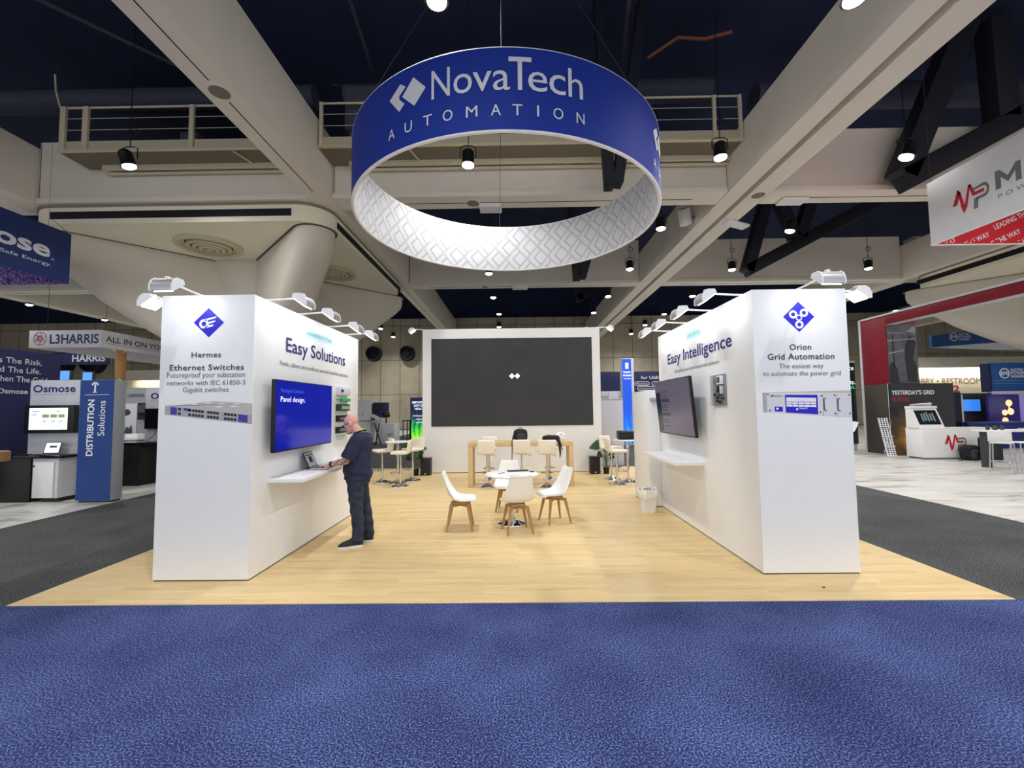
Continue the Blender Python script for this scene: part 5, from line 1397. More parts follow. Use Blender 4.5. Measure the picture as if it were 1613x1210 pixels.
gp = [(gx + gr * 0.97 * math.cos(PI / 2 + k * PI / 3), gz + gr * 0.97 * math.sin(PI / 2 + k * PI / 3)) for k in range(6)]
gi = [(gx + gr * 0.45 * math.cos(PI / 3 + k * 2 * PI / 5), gz + gr * 0.45 * math.sin(PI / 3 + k * 2 * PI / 5)) for k in range(5)]
for k in range(5):
    bar2(mb, Fg, gi[k], gi[(k + 1) % 5], 0.016); bar2(mb, Fg, gi[k], gp[k], 0.014); bar2(mb, Fg, gi[k], gp[(k + 1) % 6], 0.014); bar2(mb, Fg, gi[k], gi[(k + 2) % 5], 0.010)
mb.build('globe_emblem', mat('globe_red', rgb(172, 48, 62), 0.5), t, world=True, smooth=False)
t = thing('hanging_banner', 'second navy banner lower behind the white globe banner', 'hanging sign', (-18.6, 17.9, 3.9))
W(-20.0, -17.1, 17.9, 17.96, 3.82, 4.3, 'panel', NAVY, t)
for x in (-19.8, -17.3): MB().tube([(x, 17.93, 4.3), (x, 17.93, 13.2)], 0.008, 5).build('suspension_cable', PIPE, t, world=True)
lettering(t, SIGNGREY, [('HARRIS', -18.65, -17.25, 3.95, 4.22, 0.02)], FY(17.9))
t = thing('wooden_post', 'round tan wooden post with pale braces under the globe banner', 'post', (-14.82, 16.0, 0))
MB().tube([(-14.82, 16.0, 3.05), (-14.82, 16.0, 4.4)], [0.15, 0.17], 18).build('pole', mat('tan_wood', rgb(176, 130, 78), 0.7, vary=0.12, vscale=9), t, world=True)
MB().tube([(-14.82, 16.0, 0.0), (-14.82, 16.0, 3.06)], 0.07, 14).build('steel_sleeve', SILVER, t, world=True)
for s in (-1, 1): MB().tube([(-14.82 + s * 0.13, 15.95, 4.02), (-14.82 + s * 0.42, 15.95, 4.3)], 0.03, 8).build('brace', BANW, t, world=True)

# ---- blue DISTRIBUTION tower
t = thing('display_tower', 'tall blue display tower with vertical white distribution lettering', 'display tower', (-8.42, 8.72, 0))
W(-8.765, -8.07, 8.602, 8.86, 0.03, 2.43, 'body', mat('tower_grey', rgb(170, 176, 184), 0.4), t)
W(-8.762, -8.073, 8.597, 8.601, 0.035, 2.427, 'blue_face', BRANDBLUE, t, 0)
W(-8.72, -8.1, 8.62, 8.85, 0.0, 0.03, 'plinth', BLACK, t, 0)
FD = FY(8.597)
FVert = frame_uvn((0, 8.597, 0), (0, 0, 1), (-1, 0, 0))
mb = MB()
put_text(mb, 'DISTRIBUTION', FVert, 0.915, 2.035, 8.46, 8.585, bold=0.02, lift=0.003)
put_text(mb, 'Solutions', FVert, 1.31, 2.01, 8.235, 8.37, bold=0.0, lift=0.003)
mb.build('lettering', INKWHITE, t, world=True, smooth=False, normals=False)
plate(t, INKWHITE, [rect(-8.475, -8.445, 2.19, 2.34), rect(-8.53, -8.39, 2.345, 2.36), rect(-8.50, -8.42, 2.175, 2.19), rect(-8.525, -8.50, 2.32, 2.345), rect(-8.42, -8.395, 2.32, 2.345), rect(-8.50, -8.42, 2.37, 2.385), rect(-8.66, -8.17, 2.128, 2.136)], FD, 0.004, 'pole_icon')

# ---- Osmose counter, panel, screen
t = thing('booth_panel', 'pale grey booth panel carrying the white touch screen on the left', 'booth panel', (-9.7, 9.1, 0))
W(-10.3, -9.12, 9.06, 9.16, 0.0, 2.47, 'panel', mat('osm_panel', rgb(196, 198, 208), 0.5), t)
lettering(t, mat('ink_violet_navy', rgb(48, 38, 110), 0.5), [('Osmose', -10.24, -9.33, 2.22, 2.365, 0.02)], FY(9.06), 'navy lettering')
lettering(t, INKGREY, [('Structural Integrity. Resilient Networks. Safe Energy.', -10.24, -9.33, 2.165, 2.182, 0.0)], FY(9.06), 'tiny grey lettering')
t = thing('wall_television', 'white touch screen in a thick black frame on the pale booth panel', 'television', (-9.79, 9.0, 1.64))
W(-10.28, -9.23, 8.95, 9.05, 1.36, 1.94, 'casing', BLACK, t)
W(-10.17, -9.36, 8.945, 8.949, 1.43, 1.88, 'screen', scr('screen_paper', (232, 240, 240), 0.8), t, 0)
FS = FY(8.945)
plate(t, mat('screen_ink', rgb(90, 110, 130), 0.4, emit=rgb(90, 110, 130), strength=0.5), [rect(-10.11, -9.96, 1.80, 1.815), rect(-10.11, -10.0, 1.745, 1.755), rect(-10.11, -10.02, 1.725, 1.732), rect(-9.60, -9.51, 1.80, 1.815)] + [rect(x, x + 0.08, y, y + 0.008) for x in (-9.88, -9.70, -9.54) for y in (1.62, 1.60, 1.58)], FS, 0.003, 'screen_text')
plate(t, mat('screen_photo', rgb(120, 140, 90), 0.4, emit=rgb(120, 140, 100), strength=0.5), [rect(-9.89, -9.75, 1.68, 1.75), rect(-9.72, -9.58, 1.68, 1.75), rect(-9.55, -9.42, 1.68, 1.75)], FS, 0.0035, 'screen_pictures')
t = thing('counter_cabinet', 'white counter cabinet with a slightly open door below the touch screen', 'cabinet', (-9.44, 8.83, 0))
W(-9.70, -9.18, 8.645, 9.045, 0.08, 0.868, 'body', GREYWHITE, t)
q = W(-9.66, -9.25, 8.615, 8.64, 0.09, 0.80, 'door', WHITE_MATT, t)
W(-9.645, -9.625, 8.60, 8.617, 0.70, 0.74, 'lock', DARKGREY, q, 0.003)
W(-9.55, -9.2, 8.70, 9.02, 0.0, 0.08, 'plinth', BLACK, t, 0)
W(-10.9, -9.10, 8.60, 9.05, 0.872, 0.925, 'worktop', BLACKGLOSS, t)
W(-10.9, -9.73, 8.63, 9.045, 0.02, 0.87, 'black_front', BLACK, t)
t = thing('laptop', 'small open laptop on the black counter beside the touch screen', 'laptop', (-9.58, 8.85, 0.926))
W(-9.74, -9.42, 8.68, 8.86, 0.927, 0.945, 'base', DARKGREY, t)
Ml = Matrix.Translation((-9.58, 8.86, 0.945)) @ Matrix.Rotation(math.radians(-14), 4, 'X')
q = MB().box(-0.165, 0.165, 0, 0.012, 0.0, 0.235, bev=0.004, M=Ml).build('lid', BLACK, t, world=True)
MB().box(-0.15, 0.15, -0.002, 0, 0.015, 0.222, M=Ml).build('screen', scr('screen_pale', (222, 230, 232), 0.8), q, world=True)
MB().box(-0.06, 0.09, -0.003, -0.002, 0.12, 0.16, M=Ml).build('screen_picture', DARKGREY, q, world=True)
o = MB().box(-0.16, 0.16, -0.08, 0.08, 0, 0.015, bev=0.003).build('keyboard', BLACK, loc=(-10.1, 8.78, 0.9255)); solo(o, 'thin black keyboard on the black counter under the touch screen', 'keyboard')
t = thing('booth_wall', 'dark navy booth wall with white slogan at the left edge', 'booth wall', (-11.0, 9.2, 0))
W(-11.05, -10.95, 7.9, 10.25, 0.0, 3.17, 'panel', mat('slogan_navy', rgb(34, 36, 84), 0.5, vary=0.25, vscale=1.5), t)
FW = FX(-10.95, 1)
lettering(t, SIGNGREY, [('Assess The Risk.', 8.55, 9.84, 2.87, 2.99, 0.006), ('Extend The Life.', 8.6, 9.82, 2.67, 2.79, 0.006), ('Strengthen The Grid.', 8.55, 10.0, 2.47, 2.59, 0.006), ('Osmose', 9.0, 9.58, 2.21, 2.31, 0.02)], FW, 'white lettering')
t = thing('stool', 'edge of a round wooden stool top at the left border of the photo', 'stool', (-9.63, 8.02, 0))
MB().lathe([(0.17, 0.88), (0.20, 0.90), (0.20, 1.06), (0.17, 1.08)], (-9.73, 8.02, 0), 24).build('wooden_seat', mat('stool_wood', rgb(150, 112, 76), 0.6, vary=0.15), t, world=True)
MB().tube([(-9.73, 8.02, 0.0), (-9.73, 8.02, 0.88)], 0.05, 12).build('post', BLACK, t, world=True)

# ---- stand between the blue tower and the left stand wall
t = thing('booth_panel', 'white booth panel with cut off navy lettering beside the left stand wall', 'booth panel', (-9.1, 11.12, 0))
W(-9.57, -8.5, 11.08, 11.2, 0.0, 2.41, 'panel', mat('osm_panel', rgb(196, 198, 208), 0.5), t)
lettering(t, mat('ink_violet_navy', rgb(48, 38, 110), 0.5), [('Osmose', -9.44, -8.55, 2.12, 2.26, 0.03)], FY(11.08), 'navy lettering')
lettering(t, INKGREY, [('Structural Integrity. Resilient Networks.', -9.44, -8.55, 2.065, 2.085, 0.0)], FY(11.08), 'tiny grey lettering')
t = thing('wall_television', 'switched off black television on the white panel beside the left stand wall', 'television', (-9.1, 11.05, 1.6))
W(-9.52, -8.7, 11.0, 11.075, 1.35, 1.87, 'casing', BLACK, t)
W(-9.50, -8.72, 10.995, 10.999, 1.37, 1.85, 'screen', BLACKGLOSS, t, 0)
MB().tube([(-9.25, 11.06, 1.35), (-9.27, 11.03, 1.2), (-9.35, 10.95, 1.08), (-9.36, 10.9, 1.045)], 0.008, 6).build('cord', BLACK, t, world=True)
t = thing('black_counter', 'black block counter in front of the white panel beside the left stand wall', 'counter', (-9.4, 10.9, 0))
W(-9.98, -9.15, 11.02 - 0.55, 11.06, 0.0, 0.985, 'body', BLACK, t); W(-10.0, -8.9, 10.45, 11.07, 0.985, 1.035, 'worktop', BLACKGLOSS, t)
t = thing('booth_panel', 'grey booth wall with small dark lettering behind the black counter', 'booth panel', (-11.3, 13.05, 0))
W(-11.95, -10.5, 13.05, 13.15, 0.0, 2.53, 'panel', mat('mid_panel_grey', rgb(150, 154, 160), 0.5), t)
W(-11.93, -11.52, 13.03, 13.05, 1.0, 2.05, 'picture_panel', GREYWHITE, t)
lettering(t, INK, [('L3HARRIS', -11.83, -11.32, 2.24, 2.34, 0.02)], FY(13.05))
plate(t, DARKGREY, [disc(-11.83, 1.78, 0.13, 12, 0.1), [(-11.9, 1.15), (-11.62, 1.1), (-11.66, 1.4), (-11.74, 1.3), (-11.82, 1.36)]], FY(13.03), 0.004, 'picture')
W(-11.45, -10.9, 12.98, 13.05, 1.56, 2.06, 'small_screen', BLACKGLOSS, t)
t = thing('timber_counter', 'brown timber fronted counter with papers behind the blue tower', 'counter', (-11.4, 12.3, 0))
W(-11.9, -10.6, 12.0, 12.6, 0.0, 1.0, 'front', mat('timber_brown', rgb(116, 86, 62), 0.6, vary=0.2), t); W(-11.95, -10.55, 11.97, 12.63, 1.0, 1.05, 'worktop', GREYWHITE, t)
for k, (x, y, h_) in enumerate(((-11.35, 12.2, 0.05), (-10.85, 12.25, 0.12))):
    o = MB().box(-0.17, 0.17, -0.12, 0.12, 0, h_, bev=0.004).build('paper_stack', INKWHITE, loc=(x, y, 1.051)); solo(o, ('low stack of white papers on the timber counter', 'taller stack of white papers on the timber counter')[k], 'papers')
for k, (x, z) in enumerate(((-27.45, 5.25), (-26.05, 5.15))):
    t = thing('hanging_screen', ('small glowing blue screen above the navy slogan wall, left one', 'small glowing blue screen above the pale booth panel, right one')[k], 'screen', (x, 26, z - 2))
    W(x - 0.36, x + 0.36, 26, 26.1, z - 1.45, z - 0.85, 'casing', DARKGREY, t); W(x - 0.33, x + 0.24, 25.99, 26, z - 1.42, z - 0.88, 'screen', scr('screen_sky', (90, 150, 250), 0.9), t, 0)
    MB().tube([(x, 26.05, 0), (x, 26.05, z - 1.45)], 0.05, 10).build('pole', SILVER, t, world=True)

# ---- middle background, left of the video wall
t = thing('tall_cabinet', 'tall white cabinet far behind the person, left of the green banner', 'cabinet', (-8.5, 24.4, 0))
W(-8.98, -8.12, 24.1, 24.8, 0.0, 2.34, 'body', GREYWHITE, t); W(-8.97, -8.13, 24.09, 24.1, 1.16, 1.2, 'joint_line', DARKGREY, t, 0)
MB().tube([(-8.62, 24.08, 1.62), (-8.56, 24.08, 1.5)], 0.02, 6).build('handle', MIDGREY, t, world=True)
t = thing('lab_machine', 'navy and grey machine on a white stand beside the tall white cabinet', 'machine', (-7.7, 24.3, 0))
W(-8.05, -7.35, 24.2, 24.9, 1.35, 2.2, 'housing', NAVY, t); W(-8.0, -7.7, 24.15, 24.25, 1.7, 2.1, 'control_panel', BLACK, t)
MB().prism([(-8.02, 1.42), (-7.55, 1.2), (-7.5, 1.28), (-7.98, 1.55)], 0, 0.4, M=frame_uvn((0, 24.2, 0), (1, 0, 0), (0, 0, 1))).build('ramp', BANW, t, world=True)
W(-8.05, -7.4, 24.0, 24.7, 1.12, 1.18, 'table', BANW, t)
for x in (-8.0, -7.45):
    for y in (24.06, 24.64): MB().tube([(x, y, 0), (x, y, 1.12)], 0.03, 8).build('leg', SILVER, t, world=True)
t = thing('monitor', 'small dark monitor above the white counter in the far background', 'monitor', (-6.98, 23.1, 1.072))
W(-7.18, -6.78, 23.1, 23.14, 1.40, 1.63, 'screen', BLACKGLOSS, t); W(-7.02, -6.95, 23.14, 23.2, 1.072, 1.5, 'stand', DARKGREY, t)
t = thing('white_counter', 'white counter box with faint print in the far background', 'counter', (-6.8, 23.0, 0))
W(-7.25, -6.35, 22.5, 23.5, 0.0, 1.07, 'body', GREYWHITE, t)
lettering(t, INKGREY, [('next', -6.72, -6.45, 0.45, 0.6, 0.01)], FY(22.5), 'faint lettering')
t = thing('easel', 'dark folded easel leaning before the white counter far behind', 'easel', (-7.2, 22.2, 0))
MB().tube([(-7.3, 22.2, 1.1), (-6.95, 22.2, 0.0)], 0.03, 6).tube([(-7.12, 22.4, 1.1), (-7.3, 22.4, 0.0)], 0.03, 6).build('leg', BLACK, t, world=True)
t = thing('folding_table', 'black draped table in the far background near the green banner', 'table', (-6.3, 26.3, 0))
W(-6.9, -5.6, 26.0, 26.8, 1.1, 1.16, 'tabletop', BLACK, t); W(-6.45, -5.62, 26.02, 26.78, 0.0, 1.1, 'drape', BLACK, t, 0.02)
for x in (-6.85, -6.6): MB().tube([(x, 26.1, 0), (x, 26.1, 1.1)], 0.03, 8).build('leg', DARKGREY, t, world=True)
def neon(name, stops, sc):
    m = bpy.data.materials.new(name); m.use_nodes = True
    nt = m.node_tree; b = nt.nodes['Principled BSDF']
    tc = nt.nodes.new('ShaderNodeTexCoord'); nz = nt.nodes.new('ShaderNodeTexWave'); nz.inputs['Scale'].default_value = sc; nz.inputs['Distortion'].default_value = 9; nz.inputs['Detail'].default_value = 4
    sp = nt.nodes.new('ShaderNodeSeparateXYZ')
    nt.links.new(tc.outputs['Object'], nz.inputs['Vector']); nt.links.new(tc.outputs['Object'], sp.inputs[0])
    f = mathn(nt, 'SUBTRACT', mathn(nt, 'MULTIPLY', nz.outputs['Fac'], 0.3), mathn(nt, 'MULTIPLY', mathn(nt, 'SUBTRACT', sp.outputs['Z'], 1.3), 0.6))
    c = ramp(nt, stops, f)
    nt.links.new(c, b.inputs['Base Color']); nt.links.new(c, b.inputs['Emission Color']); b.inputs['Emission Strength'].default_value = 0.7
    return m
t = thing('light_banner', 'glowing green and navy banner stand at the left edge of the video wall', 'banner', (-5.4, 24.0, 0))
W(-5.9, -4.85, 24.0, 24.12, 0.02, 2.45, 'frame', BLACK, t)
W(-5.84, -4.86, 23.99, 24.0, 0.06, 2.42, 'print', neon('green_print', [(0.0, rgb(20, 26, 66)), (0.25, rgb(14, 84, 92)), (0.55, rgb(46, 190, 50)), (0.9, rgb(160, 230, 40))], 1.2), t, 0)
lettering(t, scr('text_glow', (245, 250, 255), 0.9), [('EMPOWERING', -5.8, -4.9, 2.13, 2.24, 0.02), ('LOW COST', -5.7, -5.0, 1.95, 2.06, 0.02), ('HEALTH', -5.65, -5.05, 1.77, 1.88, 0.02), ('Utilities and', -5.75, -4.95, 1.40, 1.49, 0.0), ('water', -5.6, -5.1, 1.22, 1.31, 0.0), ('quality', -5.6, -5.1, 1.04, 1.13, 0.0)], FY(23.99), lift=0.004)

# ---- middle background, right of the video wall
t = thing('partition', 'low grey partition panel just right of the video wall', 'partition', (2.9, 13.5, 0))
W(2.40, 3.26, 13.35, 13.45, 0.0, 2.02, 'panel', mat('osm_panel', rgb(196, 198, 208), 0.5), t); W(2.40, 3.26, 13.33, 13.47, 2.02, 2.05, 'cap', SILVER, t)
t = thing('booth_wall', 'navy booth wall with white rounded labels right of the video wall', 'booth wall', (6.4, 24.0, 0))
W(4.6, 9.2, 24.0, 24.15, 2.66, 3.76, 'header_panel', NAVY, t); W(6.6, 9.2, 24.05, 24.2, 0.0, 2.66, 'lower_panel', mat('teal_panel', rgb(24, 66, 96), 0.5), t)
lettering(t, INKWHITE, [('for Utilities', 6.9, 8.3, 3.34, 3.5, 0.01)], FY(24.0))
Fq = FY(24.0); mb = MB()
for x0, x1, y0 in ((6.55, 7.35, 2.98), (7.5, 8.6, 2.98), (6.7, 8.1, 2.72)):
    P_ = rrect(x0, x1, y0, y0 + 0.2, 0.1, 6); n_ = len(P_)
    for i in range(n_): bar2(mb, Fq, P_[i], P_[(i + 1) % n_], 0.03)
mb.build('label_outline', INKWHITE, t, world=True, smooth=False)
lettering(t, INKWHITE, [('Planning', 6.65, 7.25, 3.04, 3.12, 0.0), ('Operations', 7.6, 8.5, 3.04, 3.12, 0.0), ('Customer Service', 6.8, 8.0, 2.78, 2.86, 0.0)], Fq, 'label lettering')
lettering(t, mat('coral', rgb(220, 96, 96), 0.5), [('Real-time', 6.75, 7.9, 2.36, 2.46, 0.0)], FY(24.05), 'coral lettering')
lettering(t, INKWHITE, [('operations', 6.75, 7.9, 2.16, 2.24, 0.0)], FY(24.05))
W(7.0, 7.75, 24.02, 24.05, 1.2, 1.95, 'dark_screen', BLACKGLOSS, t); plate(t, INKWHITE, [disc(7.2, 1.36, 0.06, 10), rect(7.2, 7.6, 1.34, 1.38)], FY(24.02), 0.004, 'switch_icon')
t = thing('shelf_unit', 'long white wall shelf box under the navy header right of the video wall', 'shelf', (5.1, 23.7, 2.4))
W(4.6, 6.0, 23.6, 23.98, 2.36, 2.66, 'box', BANW, t); W(5.3, 5.55, 23.59, 23.6, 2.5, 2.6, 'badge', MIDGREY, t, 0); W(4.6, 4.7, 23.7, 23.9, 0.0, 2.36, 'post', SILVER, t)
t = thing('light_banner', 'tall glowing blue tower banner right of the video wall', 'banner', (5.55, 20.8, 0))
W(5.05, 5.62, 20.7, 21.1, 0.0, 4.12, 'body', BANW, t)
W(5.06, 5.5, 20.69, 20.7, 0.05, 4.08, 'print', neon('blue_print', [(0.0, rgb(16, 70, 190)), (0.5, rgb(20, 110, 230)), (0.8, rgb(60, 170, 255)), (1.0, rgb(20, 60, 170))], 1.6), t, 0)
plate(t, scr('text_glow', (245, 250, 255), 0.9), [rect(5.22, 5.36, 3.62, 3.9)], FY(20.69), 0.004, 'white_emblem')
lettering(t, scr('text_glow', (245, 250, 255), 0.9), [('Powering', 5.12, 5.46, 3.42, 3.52, 0.02), ('the future', 5.10, 5.48, 3.26, 3.36, 0.02), ('with clean', 5.14, 5.46, 3.12, 3.19, 0.0)], FY(20.69), lift=0.004)
t = thing('kiosk', 'white kiosk with black touch panel left of the glowing blue tower', 'kiosk', (5.0, 21.5, 0))
W(4.55, 5.04, 21.4, 21.6, 0.0, 2.55, 'body', BANW, t); W(4.7, 5.0, 21.38, 21.4, 1.45, 2.15, 'touch_panel', BLACKGLOSS, t); W(4.82, 4.92, 21.37, 21.38, 1.95, 2.05, 'red_symbol', REDM, t, 0)
t = thing('far_table', 'pale counter with chrome frame behind the suitcase table', 'table', (7.3, 22.6, 0))
W(6.3, 8.4, 22.4, 22.9, 0.98, 1.04, 'tabletop', BANW, t)
for x in (6.4, 7.3, 8.3): MB().tube([(x, 22.5, 0), (x, 22.5, 0.98)], 0.04, 8).build('leg', SILVER, t, world=True)

# ---- right: the red and white hanging sign
t = thing('hanging_banner', 'white square hanging sign with red pulse logo at the right edge', 'hanging sign', (9.8, 8.0, 5.51))
BW = mat('banner_bright', rgb(232, 234, 240), 0.6)
def red_print():
    return mat('red_lining', rgb(206, 36, 44), 0.6)
W(9.8, 9.84, 4.6, 10.1, 5.50, 6.98, 'face_panel', BW, t)
W(9.84, 15.3, 10.06, 10.1, 5.50, 6.98, 'back_panel', red_print(), t)
W(15.26, 15.3, 4.6, 10.06, 5.50, 6.98, 'outer_panel', red_print(), t)
W(9.84, 15.26, 4.6, 4.64, 5.50, 6.98, 'near_panel', red_print(), t)
FM = FX(9.8, -1)
def pulse_logo(parent, F, x0, y0, w, h):
    """red zigzag M running into a grey P"""
    X = lambda u, v: (x0 + u * w, y0 + v * h)
    plate(parent, REDM, [[X(*p) for p in pg] for pg in (
        [(0.0, 0.42), (0.13, 0.42), (0.24, 0.86), (0.16, 1.0), (0.10, 0.78)], [(0.16, 1.0), (0.24, 0.86), (0.33, 0.30), (0.30, 0.0), (0.24, 0.25)],
        [(0.30, 0.0), (0.33, 0.30), (0.46, 0.98), (0.52, 1.0), (0.40, 0.2)], [(0.46, 0.98), (0.52, 1.0), (0.62, 0.62), (0.56, 0.5)],
        [(0.56, 0.5), (0.62, 0.62), (0.86, 0.62), (0.86, 0.5)])], F, 0.004, 'red_pulse_logo')
    P_ = [X(0.55, 0.78)] + [X(0.86 + 0.13 * math.cos(k), 0.56 + 0.26 * math.sin(k)) for k in [PI / 2 - PI * i / 10 for i in range(11)]] + [X(0.66, 0.30), X(0.66, 0.40)] + [X(0.86 + 0.07 * math.cos(k), 0.56 + 0.15 * math.sin(k)) for k in [-PI / 2 + PI * i / 8 for i in range(9)]] + [X(0.57, 0.70)]
    plate(parent, MIDGREY, [P_, [X(0.56, 0.0), X(0.67, 0.0), X(0.70, 0.36), X(0.60, 0.40)]], F, 0.003, 'grey_logo_stem')
pulse_logo(t, FM, -9.54, 5.90, 0.76, 0.58)
plate(t, MIDGREY, [[(-8.67, 6.09), (-8.575, 6.09), (-8.575, 6.32), (-8.445, 6.16), (-8.315, 6.32), (-8.315, 6.09), (-8.22, 6.09), (-8.22, 6.47), (-8.305, 6.47), (-8.445, 6.28), (-8.585, 6.47), (-8.67, 6.47)]], FM, 0.004, 'letter', 'large grey letter')
lettering(t, MIDGREY, [('POWER', -8.64, -7.85, 5.89, 5.98, 0.0, 1.6)], FM, 'grey tagline lettering')
Fb = FY(10.06)
for ox, oz in ((9.23, 5.06), (10.02, 5.18), (10.74, 5.24), (11.28, 5.83), (11.75, 5.42), (12.6, 5.55), (12.9, 6.1), (13.6, 5.5)):
    if True:
        mb = MB()
        put_text(mb, 'LEADING THE WAY', Fb @ Matrix.Translation((ox, oz, 0)) @ Matrix.Rotation(math.radians(24), 4, 'Z'), 0, 1.24, 0, 0.115, bold=0.012, lift=0.004)
        kill = [v for v in mb.bm.verts if v.co.z < 5.51 or v.co.z > 6.95 or v.co.x > 15.2 or v.co.x < 9.86]
        bmesh.ops.delete(mb.bm, geom=kill, context='VERTS')
        if len(mb.bm.faces): mb.build('slogan_lettering', INKWHITE, t, world=True, smooth=False, normals=False)
        else: mb.bm.free()
MB().box(9.79, 9.85, 4.6, 10.11, 5.485, 5.50).box(9.85, 15.3, 10.05, 10.11, 5.485, 5.50).build('bottom_hem', INKWHITE, t, world=True)
for x, y in ((9.84, 10.05), (9.84, 5.0), (15.2, 10.05)): MB().tube([(x, y, 6.98), (x, y, 13.1)], 0.006, 5).build('suspension_cable', PIPE, t, world=True)

# ---- right: red gantry arch
t = thing('gantry_arch', 'tall dark red gantry arch with white edge on the right stand', 'arch', (13.5, 15.9, 0))
DRED = mat('gantry_red', rgb(124, 22, 40), 0.45, vary=0.35, vscale=1.2)
W(13.10, 14.15, 15.35, 16.5, 2.50, 4.92, 'upper_leg', DRED, t)
def ember():
    m = bpy.data.materials.new('ember_print'); m.use_nodes = True
    nt = m.node_tree; b = nt.nodes['Principled BSDF']
    tc = nt.nodes.new('ShaderNodeTexCoord'); nz = nt.nodes.new('ShaderNodeTexNoise'); nz.inputs['Scale'].default_value = 3.5; nz.inputs['Detail'].default_value = 8; nz.inputs['Roughness'].default_value = 0.7
    sp = nt.nodes.new('ShaderNodeSeparateXYZ')
    nt.links.new(tc.outputs['Object'], nz.inputs['Vector']); nt.links.new(tc.outputs['Object'], sp.inputs[0])
    d = mathn(nt, 'SQRT', mathn(nt, 'ADD', mathn(nt, 'POWER', mathn(nt, 'SUBTRACT', sp.outputs['X'], -0.38), 2), mathn(nt, 'POWER', mathn(nt, 'SUBTRACT', sp.outputs['Z'], 0.55), 2)))
    f = mathn(nt, 'ADD', mathn(nt, 'MULTIPLY', d, 0.75), mathn(nt, 'MULTIPLY', mathn(nt, 'SUBTRACT', nz.outputs['Fac'], 0.5), 0.9))
    nt.links.new(ramp(nt, [(0.04, rgb(255, 226, 150)), (0.16, rgb(200, 140, 62)), (0.45, rgb(104, 82, 52)), (0.8, rgb(36, 36, 40))], f), b.inputs['Base Color'])
    b.inputs['Roughness'].default_value = 0.5
    return m
EMBER = ember()
W(13.10, 14.15, 15.36, 16.5, 0.0, 2.50, 'lower_leg', mat('lower_leg_brown', rgb(66, 62, 56), 0.5, vary=0.35, vscale=1.0), t)
W(13.07, 13.10, 16.44, 16.52, 0.0, 4.98, 'white_edge', BANW, t, 0); W(13.07, 13.105, 8.2, 16.5, 4.92, 4.98, 'white_edge', BANW, t, 0)
W(13.07, 13.10, 15.33, 15.38, 0.0, 2.5, 'white_edge', BANW, t, 0)
W(13.10, 13.45, 8.2, 15.35, 4.60, 4.92, 'beam', DRED, t)
W(13.12, 13.43, 8.2, 15.35, 4.585, 4.60, 'beam_underside', GREYWHITE, t, 0)
W(13.10, 13.45, 8.2, 9.2, 0.0, 4.60, 'near_leg', DRED, t)
t2 = thing('photo_panel', 'black and white photo panel of pole workers on the gantry leg', 'poster', (13.6, 15.33, 2.5))
W(13.13, 14.15, 15.325, 15.349, 2.5, 4.59, 'panel', mat('photo_dark', rgb(92, 94, 100), 0.5, vary=0.7, vscale=4.5), t2)
FP = FY(15.325) @ Matrix.Translation((13.6, 0, 0)) @ Matrix.Diagonal((0.94, 0.86, 1, 1)) @ Matrix.Translation((-14.7, 0.40, 0))
mb = MB()
plate(t2, mat('photo_black', rgb(36, 36, 42), 0.5, vary=0.4, vscale=4), [[(14.86, 2.6), (15.2, 2.55), (15.22, 3.2), (15.10, 3.5), (15.24, 4.2), (15.0, 4.5), (14.84, 4.1), (14.80, 3.6)], [(14.2, 2.55), (14.55, 2.52), (14.5, 3.1), (14.3, 3.4), (14.2, 3.2)], rect(14.36, 14.42, 3.2, 4.5)], FP, 0.003, 'figures')
plate(t2, mat('photo_pale', rgb(150, 152, 156), 0.5), [[(14.18, 4.60), (15.2, 4.55), (15.2, 4.58), (14.18, 4.63)], [(14.18, 4.25), (15.22, 4.32), (15.22, 4.36), (14.18, 4.29)], [(14.2, 3.72), (14.78, 3.85), (14.78, 3.9), (14.2, 3.77)], [(14.86, 4.58), (15.12, 4.84), (15.24, 4.84), (15.24, 4.5)]], FP, 0.0035, 'wires')
t = thing('graphic_wall', 'dark wall reading yesterday\'s grid burns with orange glow', 'booth wall', (14.1, 15.2, 0))
o = W(13.04, 15.22, 15.24, 15.32, 0.0, 2.49, 'panel', EMBER, t, 0)
lettering(t, INKWHITE, [("YESTERDAY'S GRID", 13.08, 14.55, 2.11, 2.25, 0.02)], FY(15.24), 'white bold lettering')
lettering(t, mat('burn_red', rgb(160, 34, 40), 0.6), [('BURNS', 13.09, 13.66, 1.88, 2.02, 0.02)], FY(15.24), 'red lettering')

# ---- counter with sloped display, rack, luggage
t = thing('reception_counter', 'white reception counter with red and grey pulse logo', 'counter', (14.05, 14.35, 0))
W(12.955, 15.19, 14.05, 14.65, 0.06, 1.0, 'body', WHITE_MATT, t); W(13.0, 15.15, 14.08, 14.62, 0.0, 0.06, 'plinth', MIDGREY, t, 0)
pulse_logo(t, FY(14.05), 13.64, 0.26, 0.70, 0.53)
t = thing('sloped_display', 'white sloped display box with dark screen on the reception counter', 'display', (13.2, 14.3, 1.0))
Mz = frame_uvn((0, 0, 0), (0, 1, 0), (0, 0, 1))
MB().prism([(14.12, 1.002), (14.58, 1.002), (14.58, 1.62), (14.38, 1.62), (14.14, 1.06)], 12.93, 13.75, M=Mz).build('housing', WHITE_MATT, t, world=True)
d_ = Vector((0, 0.24, 0.56)).normalized()
Fsl = frame_uvn((12.93, 14.14, 1.06), (1, 0, 0), d_)
MB().box(0.06, 0.76, 0.05, 0.55, 0.0, 0.006, M=Fsl).build('screen', mat('screen_slate', rgb(24, 36, 46), 0.2), t, world=True)
plate(t, mat('slate_text', rgb(130, 150, 150), 0.5), [rect(0.22 + k * 0.09, 0.27 + k * 0.09, 0.16 + 0.03 * (k % 2), 0.42 + 0.03 * (k % 3)) for k in range(5)], Fsl, 0.008, 'screen_text')
